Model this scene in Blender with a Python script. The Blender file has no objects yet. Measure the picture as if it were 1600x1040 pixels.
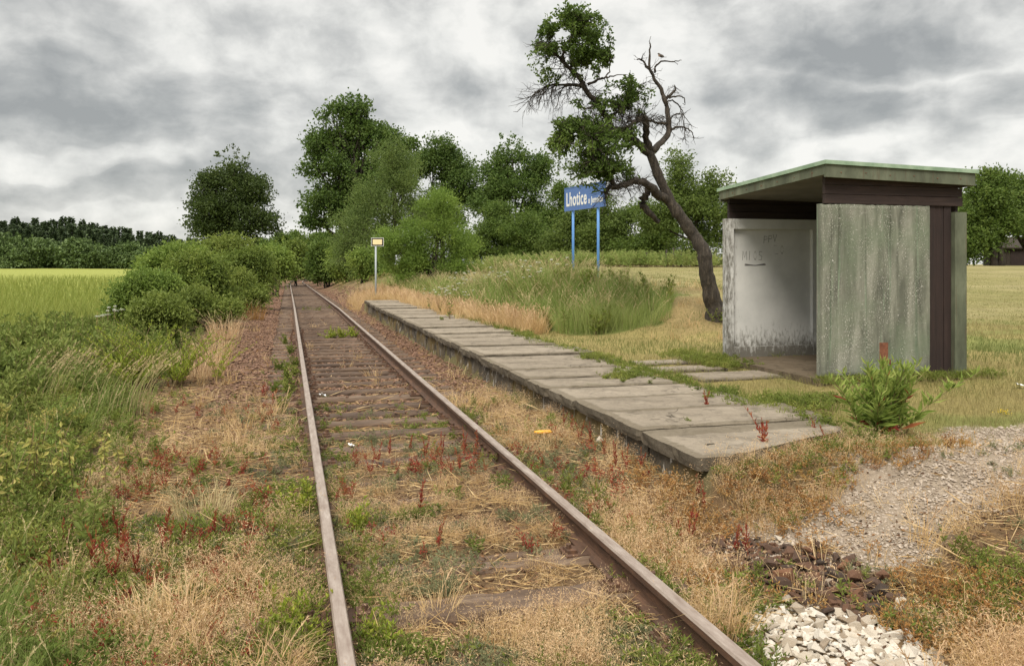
import bpy, math, random
import numpy as np
from mathutils import Vector

random.seed(7)
RNG = np.random.default_rng(11)
scene = bpy.context.scene
C = scene.collection

# ------------------------------------------------------------------ frame of reference
# world: track runs along +Y, sleeper tops at z = 0, rail heads at z = 0.17, eye at z = 1.70
FPX, HZ, EYE = 1300.0, 413.0, 1.70
TH = math.atan(350 / FPX); CT, ST = math.cos(TH), math.sin(TH)
def at(px, d):
    u = (px - 800) / FPX * d
    return (u * CT + d * ST, d * CT - u * ST)
def P(px, py, d):
    x, y = at(px, d)
    return (x, y, EYE - (py - HZ) / FPX * d)
def depth(X, Y): return X * ST + Y * CT
def lateral(X, Y): return X * CT - Y * ST

# ------------------------------------------------------------------ numpy noise
def _h(ix, iy, seed):
    n = (ix.astype(np.int64) * 374761393 + iy.astype(np.int64) * 668265263 + seed * 1442695041) & 0xFFFFFFFF
    n = ((n ^ (n >> 13)) * 1274126177) & 0xFFFFFFFF
    n = n ^ (n >> 16)
    return (n & 0xFFFFFF) / float(0xFFFFFF)
def vn(x, y, seed=0):
    x = np.asarray(x, float); y = np.asarray(y, float)
    ix = np.floor(x); iy = np.floor(y); fx = x - ix; fy = y - iy
    fx = fx * fx * (3 - 2 * fx); fy = fy * fy * (3 - 2 * fy)
    a = _h(ix, iy, seed); b = _h(ix + 1, iy, seed); c = _h(ix, iy + 1, seed); d = _h(ix + 1, iy + 1, seed)
    return (a * (1 - fx) + b * fx) * (1 - fy) + (c * (1 - fx) + d * fx) * fy
def fbm(x, y, seed=0, o=3):
    s = 0; a = .5; t = 0
    for i in range(o):
        s = s + a * vn(x * 2 ** i, y * 2 ** i, seed + i * 17); t += a; a *= .55
    return s / t
def sst(a, b, x):
    t = np.clip((x - a) / (b - a), 0, 1)
    return t * t * (3 - 2 * t)

# ------------------------------------------------------------------ terrain
def curve_off(Y): return np.where(Y > 105, (np.clip(Y, 105, 400) - 105) ** 2 / 560.0, 0.0)
def drop(Y): return -.0085 * np.clip(Y - 30, 0, 230)
TOEX = [4.3, 4.8, 5.2, 6.3, 7.5, 9.5, 12, 16, 30]
TOEY = [29, 19, 15.2, 13.9, 12.3, 11.6, 11.6, 12, 12]
TOEW = [6, 5, 5, 5, 5, 6, 13, 28, 35]
def gz(X, Y):
    X = np.asarray(X, float); Y = np.asarray(Y, float)
    Xr = X - curve_off(Y)
    z = -.035 + .05 * (fbm(X * 1.3, Y * 1.3, 3) - .5)
    z = z + .035 * sst(9, 5, Y) * sst(2.6, 1.6, np.abs(Xr - .972) + .6)
    z = z - .05 * sst(7, 10.5, Y) * sst(.80, .60, np.abs(Xr - .972)) - .045 * sst(8, 11, Y) * sst(.80, .95, np.abs(Xr - .972)) * sst(1.9, 1.5, np.abs(Xr - .972))
    z = z - .22 * sst(1.5, 4.8, -Xr) + .12 * sst(1.0, 2.2, -Xr) * sst(3.2, 2.2, -Xr) * sst(12, 7, Y)
    near = sst(5.05, 4.7, Y)
    z = z + near * (.40 * sst(2.0, 4.9, Xr) + .05 * sst(.55, .1, np.hypot(Xr - 2.35, (Y - 3.1) * .7)))
    mid = (1 - near) * sst(33.5, 31.2, Y)
    z = z + mid * np.where(Xr > 2.74, .36, .14 * sst(1.9, 2.6, Xr) * sst(15, 6, Y) + .03)
    far = sst(31.2, 33.5, Y)
    z = z + far * .36 * sst(2.6, 4.6, Xr)
    toe = np.interp(X, TOEX, TOEY); w = np.interp(X, TOEX, TOEW)
    b = sst(0, 1, (Y - toe) / w)
    e0 = 4.3 - 1.3 * sst(30, 35, Y); e1 = 6.2 + .6 * sst(30, 35, Y)
    z = z + .82 * b * sst(0, 1, (Xr - e0) / (e1 - e0))
    z = z - .45 * b * sst(20, 26, Y) * sst(50, 42, Y) * sst(9.5, 6.8, Xr) * sst(0, 1, (Xr - e0) / (e1 - e0))
    z = z + .06 * sst(3.0, 3.8, Xr) * sst(5.3, 4.95, Y) * sst(4.0, 4.8, Y)
    z = z + .46 * sst(16, 52, Y) * sst(8, 17, X)
    z = z + drop(Y) * sst(16, 5, np.abs(Xr - .972))
    z = z + .05 * (fbm(X * .5, Y * .5, 9) - .5) * sst(4, 8, np.abs(X - 1))
    d = depth(X, Y); a = lateral(X, Y) / np.maximum(d, 1)
    z = z + 9.5 * sst(338, 415, d) * sst(-.36, -.62, a) * (d > 100)
    return z
def gp(px, py):
    z = .1
    for _ in range(12):
        d = (EYE - z) * FPX / (py - HZ); x, y = at(px, d); z = float(gz(x, y))
    return x, y, z

# ------------------------------------------------------------------ mesh builder
class MB:
    def __init__(s): s.v = []; s.t = []; s.m = []; s.r = []; s.n = 0
    def add(s, v, t, mat=0, rnd=0.5):
        v = np.asarray(v, np.float32).reshape(-1, 3); t = np.asarray(t, np.int32).reshape(-1, 3)
        s.v.append(v); s.t.append(t + s.n)
        s.m.append(np.full(len(t), mat, np.int32) if np.isscalar(mat) else np.asarray(mat, np.int32))
        s.r.append(np.full(len(v), rnd, np.float32) if np.isscalar(rnd) else np.asarray(rnd, np.float32))
        s.n += len(v)
    def arrays(s):
        return np.concatenate(s.v), np.concatenate(s.t), np.concatenate(s.m), np.concatenate(s.r)
    def mesh(s, name, mats, smooth=False):
        me = bpy.data.meshes.new(name)
        if s.n:
            v, t, m, r = s.arrays()
            me.vertices.add(len(v)); me.vertices.foreach_set('co', v.ravel())
            me.loops.add(len(t) * 3); me.loops.foreach_set('vertex_index', t.ravel())
            me.polygons.add(len(t))
            me.polygons.foreach_set('loop_start', np.arange(0, len(t) * 3, 3, dtype=np.int32))
            me.polygons.foreach_set('loop_total', np.full(len(t), 3, np.int32))
            me.polygons.foreach_set('material_index', m)
            me.polygons.foreach_set('use_smooth', np.full(len(t), smooth))
            a = me.attributes.new('rnd', 'FLOAT', 'POINT'); a.data.foreach_set('value', r)
            me.update(calc_edges=True)
        for mm in mats: me.materials.append(mm)
        return me
    def obj(s, name, mats, parent=None, smooth=False):
        if not isinstance(mats, (list, tuple)): mats = [mats]
        o = bpy.data.objects.new(name, s.mesh(name, mats, smooth)); C.objects.link(o)
        if parent: o.parent = parent
        return o
    # primitives
    def box(s, x0, x1, y0, y1, z0, z1, mat=0, rnd=.5):
        v = [(x, y, z) for x in (x0, x1) for y in (y0, y1) for z in (z0, z1)]
        f = [(0, 1, 3, 2), (4, 6, 7, 5), (0, 4, 5, 1), (2, 3, 7, 6), (0, 2, 6, 4), (1, 5, 7, 3)]
        s.add(v, [t for q in f for t in ((q[0], q[1], q[2]), (q[0], q[2], q[3]))], mat, rnd)
    def tube(s, pts, rad, sides=6, mat=0, rnd=.5, cap=True):
        pts = np.asarray(pts, float); k = len(pts); rad = np.asarray(rad, float) * np.ones(k)
        tan = np.gradient(pts, axis=0); tan /= np.linalg.norm(tan, axis=1)[:, None] + 1e-9
        ref = np.array([0., 0, 1]) if abs(tan[:, 2]).mean() < .8 else np.array([1., 0, 0])
        e1 = np.cross(tan, ref); e1 /= np.linalg.norm(e1, axis=1)[:, None] + 1e-9
        e2 = np.cross(tan, e1)
        a = np.linspace(0, 2 * np.pi, sides, endpoint=False)
        v = pts[:, None] + rad[:, None, None] * (np.cos(a)[None, :, None] * e1[:, None] + np.sin(a)[None, :, None] * e2[:, None])
        v = v.reshape(-1, 3); t = []
        for i in range(k - 1):
            for j in range(sides):
                q = (i * sides + j, i * sides + (j + 1) % sides, (i + 1) * sides + (j + 1) % sides, (i + 1) * sides + j)
                t += [(q[0], q[1], q[2]), (q[0], q[2], q[3])]
        if cap:
            n = len(v); v = np.vstack([v, pts[0], pts[-1]])
            for j in range(sides):
                t.append((n, (j + 1) % sides, j)); t.append((n + 1, (k - 1) * sides + j, (k - 1) * sides + (j + 1) % sides))
        s.add(v, t, mat, rnd)
    def twigs(s, pts, rad, mat=0, rnd=.5):            # pts (N,k,3), rad (N,k): three-sided tubes in one go
        pts = np.asarray(pts, float); N, k, _ = pts.shape
        tan = np.gradient(pts, axis=1); tan /= np.linalg.norm(tan, axis=2)[..., None] + 1e-9
        ref = np.where(np.abs(tan[..., 2:3]) < .8, np.array([0., 0, 1]), np.array([1., 0, 0]))
        e1 = np.cross(tan, ref); e1 /= np.linalg.norm(e1, axis=2)[..., None] + 1e-9
        e2 = np.cross(tan, e1)
        a = np.array([0, 2.094, 4.189])
        v = pts[:, :, None] + rad[:, :, None, None] * (np.cos(a)[None, None, :, None] * e1[:, :, None] + np.sin(a)[None, None, :, None] * e2[:, :, None])
        t = []
        for i in range(k - 1):
            for j in range(3):
                q = (i * 3 + j, i * 3 + (j + 1) % 3, i * 3 + 3 + (j + 1) % 3, i * 3 + 3 + j)
                t += [(q[0], q[1], q[2]), (q[0], q[2], q[3])]
        t = np.array(t)[None] + (np.arange(N) * k * 3)[:, None, None]
        r = np.repeat(np.broadcast_to(rnd, (N,)), k * 3)
        s.add(v.reshape(-1, 3), t.reshape(-1, 3), mat, r)
    def leaves(s, c, d, L, W, mat=0, rnd=None, rng=RNG, fold=.25):
        c = np.asarray(c, float); N = len(c); d = np.asarray(d, float)
        d = d / (np.linalg.norm(d, axis=1)[:, None] + 1e-9)
        q = rng.normal(size=(N, 3)); q[:, 2] *= .5
        sd = np.cross(d, q); sd /= np.linalg.norm(sd, axis=1)[:, None] + 1e-9
        n = np.cross(sd, d)
        L = np.broadcast_to(L, (N,))[:, None]; W = np.broadcast_to(W, (N,))[:, None]
        m = c + d * L * .45 + n * W * fold
        v = np.stack([c, m + sd * W * .5, c + d * L - n * W * fold * .6, m - sd * W * .5], 1)
        t = np.array([(0, 1, 2), (0, 2, 3)])[None] + (np.arange(N) * 4)[:, None, None]
        if rnd is None: rnd = rng.random(N)
        s.add(v.reshape(-1, 3), t.reshape(-1, 3), mat, np.repeat(np.broadcast_to(rnd, (N,)), 4))
    def blades(s, b, h, yaw, lean, w, mat=0, rnd=None, rng=RNG):
        b = np.asarray(b, float); N = len(b)
        h = np.broadcast_to(h, (N,)); lean = np.broadcast_to(lean, (N,)); w = np.broadcast_to(w, (N,))
        dx, dy = np.cos(yaw), np.sin(yaw)
        fa = rng.random(N) * 6.283; sx, sy = np.cos(fa) * w * .5, np.sin(fa) * w * .5
        v = np.zeros((N, 5, 3)); z0 = np.zeros(N)
        side = np.stack([sx, sy, z0], 1); mid = b + np.stack([dx * lean * h * .3, dy * lean * h * .3, h * .58], 1)
        tip = b + np.stack([dx * lean * h, dy * lean * h, h * np.sqrt(np.clip(1 - (lean * .7) ** 2, .1, 1))], 1)
        v[:, 0] = b - side; v[:, 1] = b + side; v[:, 2] = mid + side * .75; v[:, 3] = mid - side * .75; v[:, 4] = tip
        t = np.array([(0, 1, 2), (0, 2, 3), (3, 2, 4)])[None] + (np.arange(N) * 5)[:, None, None]
        if rnd is None: rnd = rng.random(N)
        s.add(v.reshape(-1, 3), t.reshape(-1, 3), mat, np.repeat(np.broadcast_to(rnd, (N,)), 5))
    def inst(s, proto, pos, yaw, sc, tiltx=None, tilty=None, rnd=None, rmix=.6):
        v, t, m, r = proto; N = len(pos)
        if N == 0: return
        c, sn = np.cos(yaw)[:, None], np.sin(yaw)[:, None]
        sc = np.asarray(sc); sc = sc[:, None] if sc.ndim == 1 else sc
        x = v[None, :, 0] * sc; y = v[None, :, 1] * sc; z = v[None, :, 2] * sc
        X = x * c - y * sn; Y = x * sn + y * c
        if tiltx is not None: X = X + z * tiltx[:, None]; Y = Y + z * tilty[:, None]
        V = np.stack([X + pos[:, None, 0], Y + pos[:, None, 1], z + pos[:, None, 2]], 2)
        T = t[None] + (np.arange(N) * len(v))[:, None, None]
        R = np.broadcast_to(r[None], (N, len(v)))
        if rnd is not None: R = R * (1 - rmix) + rnd[:, None] * rmix
        s.add(V.reshape(-1, 3), T.reshape(-1, 3), np.tile(m, N), R.reshape(-1))

def inst_many(mb, protos, pos, sc, rng=RNG, tilt=.15, rnd=None, rmix=.6):
    N = len(pos); k = rng.integers(0, len(protos), N)
    yaw = rng.random(N) * 6.283; tx = rng.normal(0, tilt, N); ty = rng.normal(0, tilt, N)
    sc = np.broadcast_to(sc, (N,))
    rnd = rng.random(N) if rnd is None else rnd
    for i, p in enumerate(protos):
        w = k == i
        mb.inst(p, pos[w], yaw[w], sc[w], tx[w], ty[w], rnd[w], rmix)

def tag(o, label, cat, group=None):
    o['label'] = label; o['category'] = cat
    if group: o['group'] = group
    return o
def thing(name, label, cat, loc=(0, 0, 0), group=None, rz=0):
    o = bpy.data.objects.new(name, None); C.objects.link(o); o.empty_display_size = .2
    o.location = loc; o.rotation_euler = (0, 0, rz)
    return tag(o, label, cat, group)
def kindof(o, k): o['kind'] = k; return o
def dup(root, loc, rz=0, sc=None, label=None, parts=True):
    r = root.copy(); C.objects.link(r); r.location = loc; r.rotation_euler = (0, 0, rz)
    if sc: r.scale = (sc, sc, sc) if not isinstance(sc, tuple) else sc
    if label: r['label'] = label
    if parts:
        for ch in list(root.children):
            c = ch.copy(); C.objects.link(c); c.parent = r
            for g in list(ch.children):
                d = g.copy(); C.objects.link(d); d.parent = c
    return r

# ------------------------------------------------------------------ materials
class NT:
    def __init__(s, nt): s.nt = nt
    def n(s, typ, **kw):
        nd = s.nt.nodes.new(typ)
        for k, v in kw.items():
            if k.startswith('i_'):
                key = k[2:]; key = int(key) if key.isdigit() else key.replace('_', ' ')
                if hasattr(v, 'is_output') or isinstance(v, bpy.types.NodeSocket): s.nt.links.new(v, nd.inputs[key])
                else: nd.inputs[key].default_value = v
            else: setattr(nd, k, v)
        return nd
    def math(s, op, a, b=None, c=None, clamp=False):
        nd = s.nt.nodes.new('ShaderNodeMath'); nd.operation = op; nd.use_clamp = clamp
        for i, x in enumerate((a, b, c)):
            if x is None: continue
            if isinstance(x, bpy.types.NodeSocket): s.nt.links.new(x, nd.inputs[i])
            else: nd.inputs[i].default_value = x
        return nd.outputs[0]
    def mix(s, f, a, b, blend='MIX'):
        nd = s.nt.nodes.new('ShaderNodeMix'); nd.data_type = 'RGBA'; nd.blend_type = blend
        for k, x in ((0, f), (6, a), (7, b)):
            if isinstance(x, bpy.types.NodeSocket): s.nt.links.new(x, nd.inputs[k])
            else: nd.inputs[k].default_value = x if not isinstance(x, tuple) or len(x) == 4 else (*x, 1)
        return nd.outputs[2]
    def ramp(s, f, stops, interp='LINEAR'):
        nd = s.nt.nodes.new('ShaderNodeValToRGB'); cr = nd.color_ramp; cr.interpolation = interp
        while len(cr.elements) < len(stops): cr.elements.new(.5)
        for e, (p, c) in zip(cr.elements, stops):
            e.position = p; e.color = (*c, 1) if isinstance(c, tuple) else (c, c, c, 1)
        s.nt.links.new(f, nd.inputs[0]); return nd.outputs[0]
    def noise(s, vec, scale, detail=4, rough=.6, dist=0):
        nd = s.nt.nodes.new('ShaderNodeTexNoise')
        nd.inputs['Scale'].default_value = scale; nd.inputs['Detail'].default_value = detail
        nd.inputs['Roughness'].default_value = rough; nd.inputs['Distortion'].default_value = dist
        if vec is not None: s.nt.links.new(vec, nd.inputs['Vector'])
        return nd.outputs[0]
    def voro(s, vec, scale, feature='F1', out=0):
        nd = s.nt.nodes.new('ShaderNodeTexVoronoi'); nd.feature = feature; nd.inputs['Scale'].default_value = scale
        if vec is not None: s.nt.links.new(vec, nd.inputs['Vector'])
        return nd.outputs[out]
    def scale(s, vec, sx, sy, sz):
        nd = s.nt.nodes.new('ShaderNodeMapping'); nd.inputs['Scale'].default_value = (sx, sy, sz)
        s.nt.links.new(vec, nd.inputs['Vector']); return nd.outputs[0]
    def link(s, a, b): s.nt.links.new(a, b)

def new_mat(name):
    m = bpy.data.materials.new(name); m.use_nodes = True
    nt = m.node_tree; b = nt.nodes['Principled BSDF']
    return m, NT(nt), b
def bump(t, b, h, strength=.5, dist=.01):
    nd = t.n('ShaderNodeBump'); nd.inputs['Strength'].default_value = strength; nd.inputs['Distance'].default_value = dist
    t.link(h, nd.inputs['Height']); t.link(nd.outputs[0], b.inputs['Normal'])
def foliage(name, stops, trans=.3, rough=.6, patch=None, spec=.2, pscale=1.2):
    m, t, b = new_mat(name)
    at_ = t.n('ShaderNodeAttribute', attribute_name='rnd').outputs['Fac']
    if patch:
        geo = t.n('ShaderNodeNewGeometry').outputs['Position']
        nz = t.noise(geo, pscale, 3, .6)
        f = t.math('ADD', t.math('MULTIPLY', at_, 1 - patch), t.math('MULTIPLY', t.math('MULTIPLY_ADD', nz, 2.2, -.6, clamp=True), patch))
    else: f = at_
    col = t.ramp(f, stops)
    t.link(col, b.inputs['Base Color']); b.inputs['Roughness'].default_value = rough
    b.inputs['Specular IOR Level'].default_value = spec
    if trans:
        tr = t.n('ShaderNodeBsdfTranslucent'); t.link(col, tr.inputs['Color'])
        mx = t.n('ShaderNodeMixShader'); mx.inputs[0].default_value = trans
        t.link(b.outputs[0], mx.inputs[1]); t.link(tr.outputs[0], mx.inputs[2])
        t.link(mx.outputs[0], t.nt.nodes['Material Output'].inputs['Surface'])
    return m
def objco(t): return t.n('ShaderNodeTexCoord').outputs['Object']

M = {}
M['straw'] = foliage('straw', [(0, (.27, .15, .06)), (.4, (.54, .37, .17)), (.8, (.70, .54, .31)), (1, (.46, .24, .085))], .2, patch=.35)
M['fluff'] = foliage('fluff', [(0, (.38, .21, .11)), (.5, (.64, .46, .275)), (1, (.78, .61, .40))], .25, patch=.3)
M['orange'] = foliage('orange_herb', [(0, (.20, .08, .03)), (.5, (.44, .225, .075)), (1, (.42, .29, .10))], .25)
M['lawn'] = foliage('lawn', [(0, (.085, .125, .03)), (.4, (.16, .185, .055)), (.7, (.255, .22, .092)), (1, (.35, .285, .15))], .25, patch=.55)
M['green'] = foliage('green_weed', [(0, (.075, .11, .022)), (.5, (.17, .215, .042)), (1, (.34, .34, .085))], .35, patch=.4)
M['dgreen'] = foliage('deep_green_weed', [(0, (.085, .13, .03)), (.5, (.185, .235, .055)), (1, (.33, .345, .10))], .35, patch=.4)
M['bright_green'] = foliage('bright_green_leaf', [(0, (.12, .18, .035)), (.5, (.23, .31, .065)), (1, (.35, .40, .11))], .35)
M['sage'] = foliage('sage_weed', [(0, (.11, .125, .06)), (.5, (.19, .205, .105)), (1, (.29, .29, .16))], .25, patch=.3)
M['lime'] = foliage('lime_leaf', [(0, (.16, .22, .03)), (.6, (.28, .34, .045)), (1, (.40, .40, .07))], .35)
M['yellow'] = foliage('yellowing_leaf', [(0, (.11, .16, .03)), (.55, (.30, .30, .07)), (1, (.46, .40, .13))], .3)
M['red'] = foliage('red_weed', [(0, (.17, .03, .022)), (.5, (.36, .07, .05)), (.8, (.33, .14, .05)), (1, (.18, .17, .045))], .3)
M['stem'] = foliage('weed_stem', [(0, (.10, .07, .03)), (1, (.22, .17, .08))], 0)
M['tallgrass'] = foliage('tall_grass', [(0, (.15, .225, .05)), (.5, (.27, .34, .095)), (1, (.45, .44, .19))], .35, patch=.45, pscale=.5)
M['plume'] = foliage('grass_plume', [(0, (.40, .33, .16)), (1, (.62, .52, .30))], .25)
M['white_fl'] = foliage('white_flower', [(0, (.65, .68, .55)), (1, (.85, .85, .78))], .2)
M['yellow_fl'] = foliage('yellow_flower', [(0, (.7, .5, .03)), (1, (.8, .6, .05))], .2)
M['bark'], t, b = new_mat('bark')
co = objco(t); nz = t.noise(t.scale(co, 9, 9, 2.2), 2.2, 6, .7); n2 = t.noise(co, 2.5, 3)
col = t.ramp(nz, [(.3, (.012, .009, .007)), (.52, (.045, .035, .026)), (.72, (.12, .097, .074))])
col = t.mix(t.ramp(n2, [(.62, 0.0), (.75, .35)]), col, (.16, .14, .12))
t.link(col, b.inputs['Base Color']); b.inputs['Roughness'].default_value = .9; bump(t, b, nz, 1.0, .06)
M['bark_dark'], t, b = new_mat('bark_dark')
nz = t.noise(t.scale(objco(t), 6, 6, 2), 3, 4)
t.link(t.ramp(nz, [(.3, (.018, .014, .010)), (.8, (.07, .055, .042))]), b.inputs['Base Color']); b.inputs['Roughness'].default_value = .95

def crown_mat(name, a, bb, c, tr=.3):
    return foliage(name, [(0, a), (.5, bb), (1, c)], tr + .12 * (tr > .15), .55, patch=.5, spec=.3, pscale=.9)
M['oak'] = crown_mat('dark_oak_leaf', (0.0378, 0.0608, 0.0166), (0.063, 0.0966, 0.0232), (0.1156, 0.152, 0.0364), .22)
M['poplar'] = crown_mat('poplar_leaf', (0.0522, 0.0932, 0.0224), (0.0939, 0.1555, 0.0328), (0.1694, 0.233, 0.0533), .22)
M['willow'] = crown_mat('willow_leaf', (0.0918, 0.1436, 0.0383), (0.1584, 0.2233, 0.0606), (0.2501, 0.3111, 0.0957))
M['bright'] = crown_mat('bright_bush_leaf', (0.1022, 0.1681, 0.0311), (0.1789, 0.2721, 0.0483), (0.3235, 0.4161, 0.0863))
M['hedge'] = crown_mat('hedge_leaf', (0.105, 0.1729, 0.0336), (0.1995, 0.2821, 0.0571), (0.357, 0.4368, 0.0924))
M['hedge_y'] = crown_mat('yellow_hedge_leaf', (0.1092, 0.154, 0.03), (0.1898, 0.242, 0.05), (0.3105, 0.352, 0.085))
M['hedge_d'] = crown_mat('dark_hedge_leaf', (0.087, 0.1346, 0.0286), (0.1652, 0.2242, 0.044), (0.2958, 0.3438, 0.066))
M['mid'] = crown_mat('mid_tree_leaf', (0.0615, 0.1073, 0.0212), (0.1152, 0.1788, 0.0347), (0.2048, 0.2682, 0.058))
M['olive'] = crown_mat('olive_tree_leaf', (0.0682, 0.1112, 0.0251), (0.1255, 0.1794, 0.0395), (0.2153, 0.278, 0.0628))
M['plum'] = crown_mat('plum_leaf', (0.0546, 0.0947, 0.0183), (0.1094, 0.1721, 0.0328), (0.2187, 0.2927, 0.0546), .3)
M['pine'] = crown_mat('pine_needle', (0.0287, 0.0489, 0.0202), (0.0517, 0.0805, 0.0316), (0.0862, 0.1206, 0.046), .05)
M['fardec'] = crown_mat('far_leaf', (0.07, 0.1102, 0.0373), (0.112, 0.1685, 0.056), (0.1819, 0.243, 0.0809), .1)

def ground_mat():
    m, t, b = new_mat('ground_soil')
    col = t.n('ShaderNodeAttribute', attribute_name='soil').outputs['Color']
    pos = t.n('ShaderNodeNewGeometry').outputs['Position']
    n1 = t.noise(pos, 22, 6, .75); n2 = t.noise(pos, 1.3, 4, .6); n3 = t.noise(t.scale(pos, 1, 1, 0), 90, 3, .7)
    f = t.math('MULTIPLY', t.math('MULTIPLY_ADD', n1, 1.5, .25), t.math('MULTIPLY_ADD', n2, .8, .6))
    f = t.math('MULTIPLY', f, t.math('MULTIPLY_ADD', n3, .9, .55))
    v = t.n('ShaderNodeCombineXYZ')
    for i in range(3): t.link(f, v.inputs[i])
    c2 = t.mix(1.0, col, v.outputs[0], 'MULTIPLY')
    t.link(c2, b.inputs['Base Color']); b.inputs['Roughness'].default_value = .95
    b.inputs['Specular IOR Level'].default_value = .1
    bump(t, b, n1, .8, .03)
    return m
def stone_mat(name, stops, sp=18, rough=.85):
    m, t, b = new_mat(name)
    at_ = t.n('ShaderNodeAttribute', attribute_name='rnd').outputs['Fac']
    nz = t.noise(objco(t), sp, 5, .65)
    rd = t.n('ShaderNodeObjectInfo').outputs['Random']
    f = t.math('ADD', t.math('MULTIPLY', at_, .45), t.math('MULTIPLY', nz, .4))
    f = t.math('ADD', f, t.math('MULTIPLY_ADD', rd, .3, -.08))
    t.link(t.ramp(f, stops), b.inputs['Base Color']); b.inputs['Roughness'].default_value = rough
    bump(t, b, nz, .5, .01)
    return m
M['whitestone'] = stone_mat('white_stone', [(.15, (.22, .16, .105)), (.38, (.42, .36, .285)), (.65, (.55, .505, .44)), (.9, (.65, .62, .57))])
M['brownstone'] = stone_mat('brown_stone', [(.15, (.025, .016, .011)), (.45, (.075, .042, .026)), (.75, (.16, .072, .035)), (.95, (.30, .17, .09))])
M['ballast'] = stone_mat('ballast_stone', [(.1, (.06, .034, .022)), (.4, (.14, .078, .05)), (.65, (.22, .125, .08)), (.95, (.36, .25, .18))])
M['gravel'] = stone_mat('pale_gravel', [(.1, (.17, .125, .09)), (.45, (.35, .285, .225)), (.95, (.52, .46, .39))])

def concrete(name, c0, c1, c2, sc=1.0, moss=False):
    m, t, b = new_mat(name)
    co = objco(t); rd = t.n('ShaderNodeObjectInfo').outputs['Random']
    n1 = t.noise(co, 2.2 * sc, 5, .65, .4); n2 = t.noise(co, 38 * sc, 5, .7); n3 = t.noise(t.scale(co, 1, 6, 6), 1.6 * sc, 4)
    f = t.math('ADD', t.math('MULTIPLY', n1, .55), t.math('MULTIPLY', n2, .25))
    f = t.math('ADD', f, t.math('MULTIPLY_ADD', rd, .09, .03)); f = t.math('ADD', f, t.math('MULTIPLY', n3, .12))
    col = t.ramp(f, [(.3, c0), (.52, c1), (.78, c2)])
    spk = t.voro(co, 90 * sc)
    col = t.mix(t.ramp(spk, [(.08, .45), (.2, 0.0)]), col, tuple(x * .45 for x in c1))
    st = t.noise(co, 5 * sc, 6, .75, 1.0)
    col = t.mix(t.ramp(st, [(.50, 0.0), (.66, .75)]), col, tuple(x * .40 for x in c1))
    if moss:
        wv = t.n('ShaderNodeVectorMath', operation='ADD'); nz3 = t.n('ShaderNodeTexNoise'); nz3.inputs['Scale'].default_value = 3; t.link(co, nz3.inputs['Vector'])
        sc3 = t.n('ShaderNodeVectorMath', operation='SCALE'); t.link(nz3.outputs['Color'], sc3.inputs[0]); sc3.inputs['Scale'].default_value = .5; t.link(co, wv.inputs[0]); t.link(sc3.outputs[0], wv.inputs[1])
        ofs = t.n('ShaderNodeVectorMath', operation='ADD'); t.link(wv.outputs[0], ofs.inputs[0]); cx_ = t.n('ShaderNodeCombineXYZ'); t.link(t.math('MULTIPLY', rd, 37.0), cx_.inputs[0]); t.link(cx_.outputs[0], ofs.inputs[1])
        ed = t.voro(ofs.outputs[0], 1.15, 'DISTANCE_TO_EDGE'); crk = t.math('MULTIPLY', t.ramp(ed, [(.0, 1.0), (.012, 0.0)]), t.ramp(t.noise(ofs.outputs[0], 1.1, 2), [(.5, 0.0), (.58, .85)]))
        col = t.mix(crk, col, (.035, .028, .02))
        sp_ = t.n('ShaderNodeSeparateXYZ'); t.link(co, sp_.inputs[0]); ey = t.math('MINIMUM', sp_.outputs[1], t.math('SUBTRACT', .75, sp_.outputs[1])); ex = t.math('MINIMUM', sp_.outputs[0], t.math('SUBTRACT', 1.6, sp_.outputs[0]))
        e_ = t.math('SUBTRACT', t.math('MINIMUM', ey, ex), t.math('MULTIPLY', t.noise(ofs.outputs[0], 7, 5, .75), .11))
        col = t.mix(t.ramp(e_, [(-.0, .5), (.03, 0.0)]), col, (.085, .068, .042))
        ms_ = t.noise(ofs.outputs[0], 2.3, 6, .75); col = t.mix(t.ramp(ms_, [(.60, 0.0), (.72, .55)]), col, (.13, .12, .065))
    t.link(col, b.inputs['Base Color']); b.inputs['Roughness'].default_value = .93
    b.inputs['Specular IOR Level'].default_value = .15
    bump(t, b, n2, .6, .012)
    return m
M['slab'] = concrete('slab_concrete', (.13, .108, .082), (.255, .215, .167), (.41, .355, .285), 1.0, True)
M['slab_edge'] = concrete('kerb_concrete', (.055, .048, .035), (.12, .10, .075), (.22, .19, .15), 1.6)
M['floor'] = concrete('dirty_floor', (.06, .045, .03), (.115, .088, .06), (.20, .16, .115))
def wall_mat():
    m, t, b = new_mat('mossy_wall')
    co = objco(t); n1 = t.noise(co, 3.2, 5, .7); n2 = t.noise(co, 26, 5, .7); n3 = t.noise(co, 1.4, 3)
    col = t.ramp(n1, [(.3, (.04, .034, .025)), (.55, (.105, .085, .06)), (.75, (.19, .16, .12))])
    col = t.mix(t.ramp(n3, [(.45, 0.0), (.6, .75)]), col, (.17, .115, .03))
    col = t.mix(t.ramp(t.noise(t.scale(co, 1, 1, .5), 11, 4), [(.60, 0.0), (.66, .85)]), col, (.5, .48, .44))
    t.link(col, b.inputs['Base Color']); b.inputs['Roughness'].default_value = .95; bump(t, b, n2, .9, .02)
    return m
M['wall'] = wall_mat()
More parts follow.
